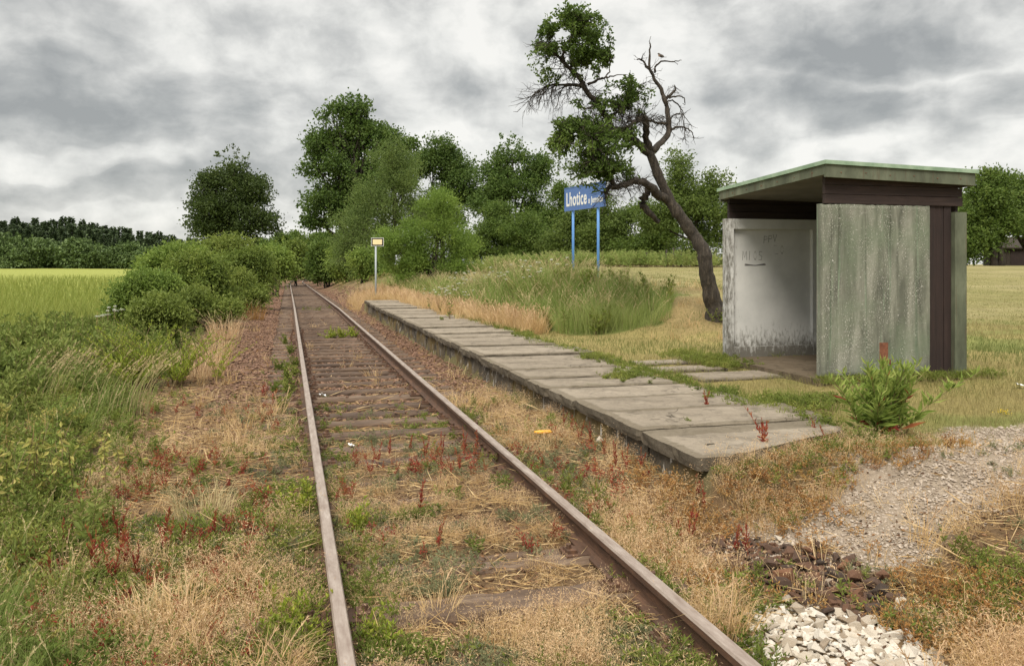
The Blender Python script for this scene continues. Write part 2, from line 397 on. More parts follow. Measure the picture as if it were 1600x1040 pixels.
def panel_mat():                                   # exposed-aggregate panel, grey green with pale pebbles
    m, t, b = new_mat('pebbled_panel')
    co = objco(t); n1 = t.noise(t.scale(co, 3.2, 3.2, .5), 2.2, 5, .65, .6); n2 = t.noise(co, 1.6, 4, .6)
    col = t.ramp(n1, [(.3, (.085, .09, .072)), (.5, (.18, .185, .15)), (.7, (.30, .30, .255))])
    col = t.mix(t.ramp(n2, [(.45, 0.0), (.65, .6)]), col, (.15, .19, .125))
    dr = t.noise(t.scale(co, 11, 11, .35), 1.3, 3)
    col = t.mix(t.ramp(dr, [(.60, 0.0), (.70, .6)]), col, (.21, .29, .20))
    col = t.mix(t.ramp(t.noise(t.scale(co, 13, 13, .3), 1.1, 2), [(.62, 0.0), (.7, .55)]), col, (.06, .062, .045))
    cell = t.noise(t.scale(co, 1, 1, .6), 75, 3, .6); dens = t.noise(t.scale(co, 2.4, 2.4, .55), 2.2, 4, .7)
    peb = t.math('MULTIPLY', t.ramp(cell, [(.56, 0.0), (.64, 1.0)]), t.ramp(dens, [(.42, 0.0), (.60, 1.0)]))
    col = t.mix(t.math('MULTIPLY', peb, .9), col, (.62, .60, .55))
    big = t.math('MULTIPLY', t.ramp(t.noise(co, 16, 5, .7), [(.635, 0.0), (.66, 1.0)]), t.ramp(t.noise(co, 2.7, 2), [(.48, 0.0), (.56, 1.0)]))
    col = t.mix(big, col, (.62, .61, .57))
    t.link(col, b.inputs['Base Color']); b.inputs['Roughness'].default_value = .9
    b.inputs['Specular IOR Level'].default_value = .2
    bump(t, b, t.math('ADD', t.noise(co, 70, 4, .7), peb), .6, .005)
    return m
M['panel'] = panel_mat()
def paint_mat():                                   # whitewashed inside of the far panel, grimy at edges
    m, t, b = new_mat('old_whitewash')
    co = objco(t); sep = t.n('ShaderNodeSeparateXYZ'); t.link(co, sep.inputs[0])
    n1 = t.noise(co, 2.0, 5, .65); n2 = t.noise(t.scale(co, 5, 5, 1.6), 5, 6, .8)
    col = t.ramp(n1, [(.3, (.54, .545, .54)), (.7, (.70, .70, .69))])
    lo = t.math('MULTIPLY_ADD', sep.outputs[2], -1.1, 1.05, clamp=True)
    le = t.math('MULTIPLY_ADD', sep.outputs[0], -2.2, .80, clamp=True)
    g = t.math('MAXIMUM', t.math('MULTIPLY', lo, lo), t.math('MULTIPLY', le, .95))
    f = t.math('ADD', t.math('MULTIPLY', g, .36), t.math('MULTIPLY', n2, .72))
    col = t.mix(t.ramp(f, [(.52, 0.0), (.68, .9)]), col, (.10, .09, .07))
    t.link(col, b.inputs['Base Color']); b.inputs['Roughness'].default_value = .85
    bump(t, b, n2, .3, .005)
    return m
M['whitewash'] = paint_mat()
def wood(name, c0, c1, c2, axis, plank=None, rough=.8):
    m, t, b = new_mat(name)
    co = objco(t); s = [14, 14, 14]; s[axis] = .9
    n1 = t.noise(t.scale(co, *s), 1.5, 6, .7, .3); n2 = t.noise(co, 2.5, 4)
    rd = t.n('ShaderNodeObjectInfo').outputs['Random']
    f = t.math('ADD', t.math('MULTIPLY', n1, .7), t.math('MULTIPLY', n2, .3)); f = t.math('ADD', f, t.math('MULTIPLY_ADD', rd, .14, -.07))
    t.link(t.ramp(f, [(.32, c0), (.55, c1), (.75, c2)]), b.inputs['Base Color']); b.inputs['Roughness'].default_value = rough
    bump(t, b, n1, .8, .012)
    return m
M['board_h'] = wood('brown_board_level', (.014, .008, .007), (.030, .017, .014), (.062, .038, .031), 0)
M['board_v'] = wood('brown_board_upright', (.014, .008, .007), (.028, .015, .013), (.055, .032, .027), 2)
M['sleeper'] = wood('sleeper_wood', (.035, .020, .013), (.115, .074, .048), (.235, .17, .12), 0, rough=.9)
M['fascia'], t, b = new_mat('green_fascia')
co = objco(t); n1 = t.noise(t.scale(co, 1.5, 1.5, .5), 2.4, 5, .7); n2 = t.noise(t.scale(co, 14, 14, .8), 1.4, 4)
col = t.ramp(n1, [(.3, (.05, .056, .036)), (.55, (.115, .13, .086)), (.75, (.19, .205, .145))])
col = t.mix(t.ramp(n2, [(.58, 0.0), (.68, .6)]), col, (.10, .065, .04))
t.link(col, b.inputs['Base Color']); b.inputs['Roughness'].default_value = .75; bump(t, b, n2, .3, .005)
M['trim'], t, b = new_mat('green_trim')
n1 = t.noise(objco(t), 6, 4)
t.link(t.ramp(n1, [(.35, (.20, .30, .20)), (.65, (.33, .44, .32))]), b.inputs['Base Color']); b.inputs['Roughness'].default_value = .5
M['soffit'], t, b = new_mat('soffit')
n1 = t.noise(objco(t), 3, 4)
t.link(t.ramp(n1, [(.3, (.12, .115, .10)), (.7, (.21, .20, .17))]), b.inputs['Base Color']); b.inputs['Roughness'].default_value = .9
M['graffiti'], t, b = new_mat('dark_marker'); b.inputs['Base Color'].default_value = (.16, .155, .15, 1); b.inputs['Roughness'].default_value = .8
def rust(name, c0, c1, c2, metal=0., rough=.8):
    m, t, b = new_mat(name)
    co = objco(t); n1 = t.noise(t.scale(co, 8, 1.5, 8), 3, 5, .7)
    t.link(t.ramp(n1, [(.3, c0), (.55, c1), (.75, c2)]), b.inputs['Base Color'])
    b.inputs['Roughness'].default_value = rough; b.inputs['Metallic'].default_value = metal; bump(t, b, n1, .3, .003)
    return m
M['rail_rust'] = rust('rail_rust', (.045, .024, .014), (.095, .048, .027), (.17, .085, .045))
M['rail_head'] = rust('rail_head', (.21, .155, .125), (.32, .26, .22), (.43, .37, .325), .15, .5)
M['rust'] = rust('rust_post', (.10, .035, .02), (.20, .075, .04), (.28, .12, .07))
def paint(name, c, rough=.5, dirt=.35):
    m, t, b = new_mat(name)
    n = t.noise(objco(t), 4, 5, .7)
    t.link(t.mix(t.ramp(n, [(.45, 0.0), (.75, dirt)]), c, tuple(x * .45 + .05 for x in c)), b.inputs['Base Color'])
    b.inputs['Roughness'].default_value = rough
    return m
M['blue'] = paint('sign_blue', (.085, .17, .42)); M['postblue'] = paint('post_blue', (.10, .27, .62))
M['white'] = paint('sign_white', (.80, .80, .78), dirt=.15); M['black'] = paint('sign_black', (.02, .02, .02))
M['cream'] = paint('sign_cream', (.84, .70, .40), dirt=.12); M['grey'] = paint('post_grey', (.36, .40, .42))
M['plastic'] = paint('yellow_plastic', (.80, .38, .02), .35, .1)
M['paper'] = paint('paper_white', (.8, .8, .8), .8, .1)
M['weatherwood'] = wood('weathered_wood', (.03, .024, .02), (.07, .058, .048), (.13, .11, .095), 2)
M['feather'] = paint('grey_feather', (.09, .075, .065), .8, .3); M['feather_pale'] = paint('pale_feather', (.35, .22, .15), .8, .2)
M['beak'] = paint('beak', (.02, .018, .015))

# ------------------------------------------------------------------ ground sheet
def lines(lo, hi, step, far, growth=1.16, extra=()):
    a = list(np.arange(lo, hi + 1e-6, step)); s = step; x = hi; up = []
    while x < far: s *= growth; x += s; up.append(x)
    s = step; x = lo; dn = []
    while x > -far: s *= growth; x -= s; dn.append(x)
    return np.array(sorted(set(np.round(dn + a + up + list(extra), 4))))
gx = lines(-9, 14, .13, 2500, extra=(2.70, 2.745, 2.76)); gy = lines(-3, 34, .13, 2500, extra=(4.95, 5.06))
GX, GY = np.meshgrid(gx, gy); GX = GX.ravel(); GY = GY.ravel()
GZ = gz(GX, GY)
GZ = GZ + .03 * (fbm(GX * 6, GY * 6, 31) - .5) * (depth(GX, GY) < 40) * np.where((GX > 2.7) & (GX < 4.4) & (GY > 4.9) & (GY < 32), 0, 1)

def seg_dist(X, Y, pts):
    dd = np.full(np.shape(X), 1e9)
    for (x0, y0), (x1, y1) in zip(pts[:-1], pts[1:]):
        vx, vy = x1 - x0, y1 - y0; t_ = np.clip(((X - x0) * vx + (Y - y0) * vy) / (vx * vx + vy * vy), 0, 1)
        dd = np.minimum(dd, np.hypot(X - x0 - t_ * vx, Y - y0 - t_ * vy))
    return dd
GRAVEL = [(2.7, 4.35), (3.1, 4.25), (3.6, 4.25), (4.4, 4.65), (5.2, 4.95), (7.5, 5.3)]
def z_gravel(X, Y): return sst(.44, .30, -.30 * sst(3.5, 4.4, X) + seg_dist(X, Y, GRAVEL) + .95 * (fbm(X * 2.4, Y * 2.4, 41, 5) - .5))
def z_brown(X, Y): return sst(1.15, .7, np.hypot(((X - 2.6) * .93 + (Y - 3.95) * .25) / .3, ((Y - 3.95) * .97 - (X - 2.6) * .25) / .72) + .7 * (fbm(X * 3, Y * 3, 43) - .5))
def z_white(X, Y): return sst(1.1, .8, np.hypot((X - 2.30) / .40, (Y - 3.02) / .55) + .4 * (fbm(X * 4, Y * 4, 45) - .5))
def z_ballast(X, Y):
    Xr = X - curve_off(Y)
    lim = -1.15 + .6 * (fbm(X, Y * .6, 47) - .5)
    rgt = np.where(Y > 31.5, 3.3 + .8 * sst(32, 40, Y), 2.72)
    nb = sst(8.5, 15, Y + 3.5 * (fbm(X * .8, Y * .8, 48) - .5))
    return nb * (Xr > lim) * (Xr < rgt)
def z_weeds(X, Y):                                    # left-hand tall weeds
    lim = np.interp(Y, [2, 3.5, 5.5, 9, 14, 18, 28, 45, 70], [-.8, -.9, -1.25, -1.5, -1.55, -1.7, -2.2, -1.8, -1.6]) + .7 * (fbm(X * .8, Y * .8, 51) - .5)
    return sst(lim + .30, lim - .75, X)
def z_field(X, Y): return sst(-5.4, -6.8, X + .8 * (fbm(X * .5, Y * .2, 52) - .5))
def z_bank(X, Y):                                     # uncut tall grass bank round the name board
    n = 1.4 * (fbm(X * .6, Y * .6, 53) - .5)
    right = 8.1 + n - .35 * np.clip(Y - 16, -3, 8)
    return (X > 4.55 + .5 * (fbm(X, Y, 54) - .5)) * (Y > np.interp(X, [4.3, 4.8, 5.3, 7.0, 8], [26, 18, 15.3, 14.9, 16]) + .5 * n) * (X < np.where(Y < 22, np.minimum(right, 8.5), 7.6 + n)) * (Y < 46)
def z_meadow(X, Y): return sst(14, 18, Y) * (X > 5.5)
def lerp3(c, w, d): return c * (1 - w[:, None]) + np.array(d)[None] * w[:, None]

sc_ = np.tile(np.array([[.155, .10, .055]]), (len(GX), 1))
nn = fbm(GX * .9, GY * .9, 61)
sc_ = lerp3(sc_, sst(.5, .7, nn) * .7, (.17, .12, .07))
apron = sst(2.6, 3.4, GX) * sst(4.75, 5.5, GY)
sc_ = lerp3(sc_, apron, (.26, .215, .085))
sc_ = lerp3(sc_, apron * sst(.45, .62, fbm(GX * .7, GY * .7, 62)) * .8, (.15, .17, .05))
sc_ = lerp3(sc_, z_meadow(GX, GY), (.27, .235, .115))
sc_ = lerp3(sc_, z_meadow(GX, GY) * sst(.5, .66, fbm(GX * .35, GY * .5, 63)) * .65 * sst(45, 25, GY), (.19, .18, .07))
sc_ = lerp3(sc_, sst(10.5, 13, GX) * sst(11, 15, GY) * .6 * sst(.35, .6, fbm(GX * .2, GY * .45, 64)), (.20, .185, .07))
slope = sst(6.4, 7.4, GX) * sst(10.2, 9, GX) * sst(12.5, 13.5, GY) * sst(19.5, 17.5, GY)
sc_ = lerp3(sc_, slope * sst(.32, .55, fbm(GX * 1.1, GY * 1.1, 66)) * .85, (.24, .175, .085))
sc_ = lerp3(sc_, z_bank(GX, GY) * 1., (.13, .15, .045))
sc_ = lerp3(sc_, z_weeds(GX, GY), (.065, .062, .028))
sc_ = lerp3(sc_, z_field(GX, GY), (.26, .28, .07))
sc_ = lerp3(sc_, z_ballast(GX, GY), (.15, .09, .058))
eb = sst(31, 34, GY) * sst(2.6, 3.4, GX) * sst(9, 6, GX) * sst(80, 55, GY)
sc_ = lerp3(sc_, eb, (.21, .15, .085))
sc_ = lerp3(sc_, z_gravel(GX, GY), (.28, .225, .17))
sc_ = lerp3(sc_, z_brown(GX, GY), (.06, .04, .028))
sc_ = lerp3(sc_, ((GX > 2.65) & (GX < 4.2) & (GY > 5) & (GY < 31)) * 1., (.14, .12, .06))
gm = bpy.data.meshes.new('ground')
nxg, nyg = len(gx), len(gy)
idx = np.arange(nxg * nyg).reshape(nyg, nxg)
q = np.stack([idx[:-1, :-1], idx[:-1, 1:], idx[1:, 1:], idx[1:, :-1]], -1).reshape(-1, 4)
gm.vertices.add(nxg * nyg); gm.vertices.foreach_set('co', np.stack([GX, GY, GZ], 1).astype(np.float32).ravel())
gm.loops.add(q.size); gm.loops.foreach_set('vertex_index', q.astype(np.int32).ravel())
gm.polygons.add(len(q)); gm.polygons.foreach_set('loop_start', np.arange(0, q.size, 4, dtype=np.int32)); gm.polygons.foreach_set('loop_total', np.full(len(q), 4, np.int32))
gm.polygons.foreach_set('use_smooth', np.ones(len(q), bool))
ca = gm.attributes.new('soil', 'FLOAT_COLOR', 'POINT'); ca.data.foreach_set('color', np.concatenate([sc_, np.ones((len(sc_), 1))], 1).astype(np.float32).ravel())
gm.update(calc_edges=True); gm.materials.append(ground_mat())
go = bpy.data.objects.new('ground', gm); C.objects.link(go); kindof(go, 'structure')

# ------------------------------------------------------------------ track
def tpath(Y0, Y1, off, step=1.0):
    ys = np.arange(Y0, Y1 + step, step); x = .972 + curve_off(ys)
    dx = np.gradient(x, ys); l = np.hypot(1, dx)
    return np.stack([x + off / l, ys - off * dx / l, drop(ys)], 1)
PROF = [(-.062, .012), (-.062, .022), (-.012, .040), (-.009, .060), (-.009, .115), (-.033, .128), (-.0335, .158), (-.027, .169),
        (.027, .169), (.0335, .158), (.033, .128), (.009, .115), (.009, .060), (.012, .040), (.062, .022), (.062, .012)]
def make_rail(off, label):
    p = tpath(-6, 230, off); k = len(p); n = len(PROF)
    tan = np.gradient(p, axis=0); tan /= np.linalg.norm(tan, axis=1)[:, None]; sd = np.stack([tan[:, 1], -tan[:, 0], 0 * tan[:, 0]], 1)
    pr = np.array(PROF); v = p[:, None] + sd[:, None] * pr[None, :, :1] + np.array([0, 0, 1.])[None, None] * pr[None, :, 1:]
    wob = .004 * (vn(p[:, 1] * .25, 0 * p[:, 1], 5) - .5); v[:, :, 0] += wob[:, None]
    tt, mm = [], []
    for i in range(k - 1):
        for j in range(n):
            a, b_, c, d = i * n + j, i * n + (j + 1) % n, (i + 1) * n + (j + 1) % n, (i + 1) * n + j
            tt += [(a, d, c), (a, c, b_)]; mm += [1 if j in (6, 7, 8) else 0] * 2
    mb = MB(); mb.add(v.reshape(-1, 3), tt, mm)
    r = mb.obj('rail', [M['rail_rust'], M['rail_head']])
    tag(r, label, 'rail')
    return r
railL = make_rail(-.75, 'left rail, rusty steel rail running straight past the weeds')
railR = make_rail(.75, 'right rail, rusty steel rail nearest to the platform edge')
for rail, off, ys in ((railL, -.75, (6.1, 18.6, 31.1)), (railR, .75, (7.1, 19.6, 32.1))):
    for y in ys:
        mb = MB(); x = .972 + off; z = float(drop(y))
        for s in (-1, 1):
            mb.box(x + s * .010 - (0 if s > 0 else .018), x + s * .010 + (.018 if s > 0 else 0), y - .3, y + .3, z + .045, z + .112)
            for by in (-.22, -.07, .07, .22): mb.tube([(x + s * .028, y + by, z + .08), (x + s * .050, y + by, z + .08)], .014, 6)
        mb.obj('fishplate', M['rail_rust'], rail)

def sleeper_proto(seed):
    rng = np.random.default_rng(seed); mb = MB()
    xs = np.linspace(-1.25, 1.25, 26); prof = [(-.12, -.14), (-.122, -.02), (-.10, 0), (-.03, .003), (.04, 0), (.10, -.002), (.121, -.025), (.12, -.14)]
    n = len(prof); v = np.zeros((len(xs), n, 3))
    for j, (a, b_) in enumerate(prof):
        v[:, j, 0] = xs; v[:, j, 1] = a + rng.normal(0, .005, len(xs)) + .012 * np.sin(xs * 2 + seed); v[:, j, 2] = b_ + (rng.normal(0, .004, len(xs)) if b_ > -.1 else 0)
    cr = rng.integers(2, 5)
    v[:, cr, 2] -= np.where(rng.random(len(xs)) < .55, .018, 0)
    v[0, :, 0] += rng.normal(0, .015, n); v[-1, :, 0] += rng.normal(0, .015, n)
    t_ = []
    for i in range(len(xs) - 1):
        for j in range(n):
            a, b_, c, d = i * n + j, i * n + (j + 1) % n, (i + 1) * n + (j + 1) % n, (i + 1) * n + j
            t_ += [(a, b_, c), (a, c, d)]
    for j in range(1, n - 1):
        t_ += [(0, j + 1, j), ((len(xs) - 1) * n, (len(xs) - 1) * n + j, (len(xs) - 1) * n + j + 1)]
    mb.add(v.reshape(-1, 3), t_)
    return mb.mesh('sleeper', [M['sleeper']])
SP = [sleeper_proto(s) for s in range(6)]
tp = MB(); tp.box(-.16, .16, -.08, .08, -.004, .012)
for s in (-1, 1):
    tp.box(s * .115 - .03, s * .115 + .03, -.045, .045, .012, .030)
    tp.tube([(s * .125, 0, .01), (s * .125, 0, .055)], .017, 6)
TPM = tp.mesh('tie_plate', [M['rail_rust']])
y = 2.15; k = 0
while y < 104:
    o = bpy.data.objects.new('sleeper', SP[k % 6]); C.objects.link(o)
    o.location = (.972 + random.uniform(-.03, .03), y + random.uniform(-.04, .04), float(drop(y)) + (-.005 if y > 9 else random.uniform(.012, .035)))
    o.rotation_euler = (random.uniform(-.02, .02), 0, random.uniform(-.025, .025) + (math.pi if random.random() < .5 else 0))
    if y < 9: tag(o, 'cracked timber sleeper half buried in dry grass near the camera', 'sleeper', 'sleepers half buried in dry grass')
    elif y < 26: tag(o, 'bare grey brown timber sleeper lying in rusty ballast between the rails', 'sleeper', 'bare sleepers under the track')
    else: tag(o, 'distant dark timber sleeper in the far stretch of track', 'sleeper', 'distant sleepers under the track')
    if y < 22:
        for off in (-.75, .75):
            c = bpy.data.objects.new('tie_plate', TPM); C.objects.link(c); c.parent = o
            c.location = (off * (1 if abs(o.rotation_euler.z) < 1 else -1), 0, .002)
    y += .62; k += 1

# ------------------------------------------------------------------ platform
SLAB0, PITCH, NSL = 5.05, .785, 32
def slab_mesh(w, l, th, rng, slot=True, skew=0.):
    mb = MB()
    sx = sorted(set([0, .05] + list(np.round(np.linspace(.05, l - .05, 12), 3)) + ([.24, .33] if slot else []) + [l]))
    sy = sorted(set([0, .04] + list(np.round(np.linspace(.04, w - .04, 6), 3)) + ([.30, .34] if slot else []) + [w]))
    nx, ny = len(sx), len(sy); V = np.zeros((ny, nx, 3))
    for j, yy in enumerate(sy):
        for i, xx in enumerate(sx):
            e = min(xx, l - xx, yy, w - yy)
            V[j, i] = (xx, yy, rng.normal(0, .0018) - (.009 * rng.random() + .006 if e == 0 else 0))
            if e == 0: V[j, i, :2] += rng.normal(0, .008, 2)
            V[j, i, 1] += skew * max(0, xx / l - .1) * (1 - yy / w)
    for (i, j) in ((0, 0), (nx - 1, 0), (0, ny - 1), (nx - 1, ny - 1)):
        V[j, i, :2] += (np.array([l / 2, w / 2]) - V[j, i, :2]) * .05 * rng.random(); V[j, i, 2] -= .016 * rng.random()
    idx_ = np.arange(nx * ny).reshape(ny, nx); t_ = []; si, sj = (sx.index(.24), sy.index(.30)) if slot else (-1, -1)
    for j in range(ny - 1):
        for i in range(nx - 1):
            a, b_, c, d = idx_[j, i], idx_[j, i + 1], idx_[j + 1, i + 1], idx_[j + 1, i]
            if (i, j) == (si, sj):
                n0 = mb.n; lowv = V[[j, j, j + 1, j + 1], [i, i + 1, i + 1, i]].copy(); hi = lowv.copy(); lowv[:, 2] -= .045
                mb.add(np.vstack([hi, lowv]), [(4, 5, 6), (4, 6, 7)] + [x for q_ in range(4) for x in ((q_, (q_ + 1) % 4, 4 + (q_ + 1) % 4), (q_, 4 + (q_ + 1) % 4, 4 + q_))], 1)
                continue
            t_ += [(a, b_, c), (a, c, d)]
    mb.add(V.reshape(-1, 3), t_, 0)
    rim = [idx_[0, i] for i in range(nx)] + [idx_[j, nx - 1] for j in range(1, ny)] + [idx_[ny - 1, i] for i in range(nx - 2, -1, -1)] + [idx_[j, 0] for j in range(ny - 2, 0, -1)]
    R = V.reshape(-1, 3)[rim]; n = len(R); mid = R.copy(); cen = np.array([l / 2, w / 2, 0])
    mid[:, 2] -= th * .5; mid[:, :2] += rng.normal(0, .005, (n, 2)); low = R.copy(); low[:, 2] = -th; low[:, :2] += (cen - low)[:, :2] * .01
    t_ = []
    for a_ in range(n):
        b_ = (a_ + 1) % n
        for o_ in (0, n): t_ += [(o_ + a_, o_ + n + a_, o_ + n + b_), (o_ + a_, o_ + n + b_, o_ + b_)]
    t_ += [(2 * n, 2 * n + b_ + 1, 2 * n + b_) for b_ in range(1, n - 1)]
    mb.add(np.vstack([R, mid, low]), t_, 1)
    return mb.mesh('platform_slab', [M['slab'], M['slab_edge']])
rngs = np.random.default_rng(5)
for i in range(NSL):
    wS = (.98 if i == 0 else PITCH) - .016 - .010 * rngs.random(); yS = SLAB0 + (.98 + (i - 1) * PITCH if i else 0)
    l = 1.62 + rngs.normal(0, .06) + (.08 if i in (1, 3) else 0)
    o = bpy.data.objects.new('platform_slab', slab_mesh(wS, 1.60 if i == 0 else l, .10, rngs, i % 3 != 2, .66 if i == 0 else 0)); C.objects.link(o)
    o.location = (2.64 + rngs.normal(0, .012), yS, .40 + rngs.normal(0, .009)); o.rotation_euler = (rngs.normal(0, .006), rngs.normal(0, .004), rngs.normal(.006, .007))
    if i == 0: tag(o, 'chipped concrete slab overhanging the near end corner of the platform', 'paving slab', 'platform slabs')
    elif i == 1: tag(o, 'concrete platform slab next to the overhanging end slab', 'paving slab', 'platform slabs')
    elif i < 9: tag(o, 'long weathered concrete slab near the front of the platform with a lifting notch or dirt in the joints', 'paving slab', 'near platform slabs')
    elif i < 22: tag(o, 'weathered concrete slab along the middle of the platform beside the tall grass', 'paving slab', 'middle platform slabs')
    else: tag(o, 'distant concrete slab at the far end of the platform bordered by dry grass', 'paving slab', 'far platform slabs')
YE = SLAB0 + NSL * PITCH
wm = MB(); yy = SLAB0 + .10; rw = np.random.default_rng(8)
while yy < YE:
    L = rw.uniform(.7, 1.1); y1 = min(yy + L, YE); x0 = 2.70 + rw.normal(0, .008)
    ny_, nz_ = 8, 5; V = []
    for j in range(nz_):
        for i in range(ny_):
            e = .012 if i in (0, ny_ - 1) else 0
            V.append((x0 + e + rw.normal(0, .006) + (.01 if j == 0 else 0), yy + (y1 - yy - .012) * i / (ny_ - 1), .296 - .5 * j / (nz_ - 1)))
    t_ = []
    for j in range(nz_ - 1):
        for i in range(ny_ - 1):
            a = j * ny_ + i; t_ += [(a, a + 1, a + ny_ + 1), (a, a + ny_ + 1, a + ny_)]
    n0 = len(V); V2 = [(2.95, v[1], v[2]) for v in V]
    for i in range(ny_ - 1): t_ += [(i, n0 + i, n0 + i + 1), (i, n0 + i + 1, i + 1)]
    for j in range(nz_ - 1):
        a = j * ny_; b_ = a + ny_; t_ += [(a, b_, n0 + b_), (a, n0 + b_, n0 + a)]
        a = j * ny_ + ny_ - 1; b_ = a + ny_; t_ += [(a, n0 + a, n0 + b_), (a, n0 + b_, b_)]
    wm.add(V + V2, t_); yy = y1
wm.box(2.96, 4.2, SLAB0 + .62, SLAB0 + .84, -.2, .294)
tag(wm.obj('platform_wall', M['wall']), 'mossy stained stone block wall carrying the platform slabs along the track', 'wall')

def paving(px, py, w, l, rz, label):
    rg = np.random.default_rng(int(px)); x, y, z = gp(px, py)
    o = bpy.data.objects.new('paving_slab', slab_mesh(w, l, .08, rg, False)); C.objects.link(o)
    o.location = (x - l / 2, y - w / 2, float(gz(x, y)) + .035); o.rotation_euler = (0, 0, rz)
    tag(o, label, 'paving slab', 'slabs leading to the shelter')
paving(1050, 568, .42, 1.15, .04, 'farthest grassed over concrete slab between the platform and the shelter')
paving(1072, 578, .42, 1.0, .0, 'middle concrete slab sunk in grass between the platform and the shelter')
paving(1150, 589, .62, 1.25, .02, 'broad pale concrete slab in the grass right before the shelter opening')

# ------------------------------------------------------------------ waiting shelter
sh = thing('waiting_shelter', 'weathered concrete waiting shelter with green edged flat roof and open front', 'shelter', (5.92, 8.30, .40))
DX, DY = 2.00, 2.26                                   # depth away from track, length along it
def part(mb, name, mat, parent=sh, **k): return mb.obj(name, mat, parent, **k)
mb = MB(); mb.box(-.12, DX + .08, -.10, DY + .10, -.35, .0); part(mb, 'floor_slab', M['floor'])
def tray(y_out, y_in, x0, x1, z0, z1, lip, mid_y):    # concrete panel with a raised rim on its inner side
    mb = MB(); lo, hi = min(y_out, mid_y), max(y_out, mid_y)
    mb.box(x0, x1, lo, hi, z0, z1)
    a, b_ = min(mid_y, y_in), max(mid_y, y_in)
    mb.box(x0, x0 + lip, a, b_, z0, z1); mb.box(x1 - lip, x1, a, b_, z0, z1)
    mb.box(x0 + lip, x1 - lip, a, b_, z0, z0 + lip * 1.3); mb.box(x0 + lip, x1 - lip, a, b_, z1 - lip * 1.3, z1)
    return mb
PX = 1.49
def grid_panel():
    mb = MB(); rg = np.random.default_rng(3); nx, nz_ = 40, 52
    V = np.zeros((nz_, nx, 3)); xs = np.linspace(0, PX, nx); zs = np.linspace(.012, 1.995, nz_)
    V[..., 0] = xs[None]; V[..., 2] = zs[:, None]; V[..., 1] = rg.normal(0, .0006, (nz_, nx))
    V[:, 0, 1] += .006; V[:, -1, 1] += .006; V[0, :, 1] += .008; V[-1, :, 1] += .006; V[-1, :, 2] += rg.normal(0, .003, nx); V[0, :, 2] += rg.normal(0, .005, nx)
    i_ = np.arange(nx * nz_).reshape(nz_, nx); q_ = np.stack([i_[:-1, :-1], i_[:-1, 1:], i_[1:, 1:], i_[1:, :-1]], -1).reshape(-1, 4)
    mb.add(V.reshape(-1, 3), np.concatenate([q_[:, [0, 1, 2]], q_[:, [0, 2, 3]]]))
    rim = list(i_[0]) + list(i_[1:, -1]) + list(i_[-1, -2::-1]) + list(i_[-2:0:-1, 0])
    R = V.reshape(-1, 3)[rim]; B = R.copy(); B[:, 1] = .10; n = len(R)
    mb.add(np.vstack([R, B]), [x for a in range(n) for x in ((a, n + a, n + (a + 1) % n), (a, n + (a + 1) % n, (a + 1) % n))])
    mb.box(.004, PX - .004, .1005, .104, .016, 1.99)
    return mb
p1 = part(grid_panel(), 'side_panel', M['panel']); p1['label'] = 'pebble dashed grey green end panel with white flecks'
p2 = part(tray(DY, DY - .115, .0, PX, .0, 1.94, .11, DY - .055), 'side_panel', M['whitewash']); p2['label'] = 'whitewashed inner end panel with grime and scribbles'
# rear wall of panels, with its raised end rim showing at the corner
mb = MB(); mb.box(DX - .17, DX, -.02, .09, .0, 1.93); mb.box(DX - .10, DX - .002, .092, DY - .092, .0, 1.93); mb.box(DX - .17, DX, DY - .09, DY + .02, .0, 1.93)
part(mb, 'rear_panel', M['fascia'])
mb = MB(); nb = 3; x0 = PX + .006; w = (DX - .176 - x0) / nb
for i in range(nb): mb.box(x0 + i * w + .003, x0 + (i + 1) * w - .003, .035 + .004 * (i % 2), .075, .005, 2.01)
part(mb, 'upright_boards', M['board_v'])
mb = MB()
for i in range(nb): mb.box(x0 + i * w + .003, x0 + (i + 1) * w - .003, DY - .075, DY - .035 - .004 * (i % 2), .005, 2.01)
part(mb, 'upright_boards', M['board_v'])
def bands(ya, yb, z0, z1, n=3):
    mb = MB()
    for i in range(n):
        h = (z1 - z0) / n; mb.box(.05, DX - .03, ya + .006 * (i % 2), yb, z0 + i * h + .004, z0 + (i + 1) * h - .003)
    return mb
part(bands(.012, .06, 2.0, 2.33), 'upper_boards', M['board_h'])
part(bands(DY - .10, DY - .04, 1.930, 2.26), 'upper_boards', M['board_h'])
mb = MB(); mb.box(.06, DX - .04, DY - .036, DY - .026, 1.95, 2.25); part(mb, 'upper_backing', M['board_h'])
mb = MB(); mb.box(DX - .09, DX - .05, .065, DY - .105, 1.935, 2.28); part(mb, 'rear_boards', M['board_h'])
# roof: four corner heights, deep fascia, thin pale edge trim, soffit
RX0, RX1, RY0, RY1 = -.02, 2.05, -.10, DY + .06
ZT = {(0, 0): 2.485, (1, 0): 2.435, (0, 1): 2.375, (1, 1): 2.34}
def zt(x, y):
    a = (x - RX0) / (RX1 - RX0); b_ = (y - RY0) / (RY1 - RY0)
    return ZT[0, 0] * (1 - a) * (1 - b_) + ZT[1, 0] * a * (1 - b_) + ZT[0, 1] * (1 - a) * b_ + ZT[1, 1] * a * b_
def slab_between(x0, x1, y0, y1, top, bot, mb):
    v = []
    for (x, y_) in ((x0, y0), (x1, y0), (x1, y1), (x0, y1)):
        z_ = zt(x, y_); v += [(x, y_, z_ + bot), (x, y_, z_ + top)]
    f = [(0, 2, 3, 1), (2, 4, 5, 3), (4, 6, 7, 5), (6, 0, 1, 7), (1, 3, 5, 7), (0, 6, 4, 2)]
    mb.add(v, [t_ for q_ in f for t_ in ((q_[0], q_[1], q_[2]), (q_[0], q_[2], q_[3]))])
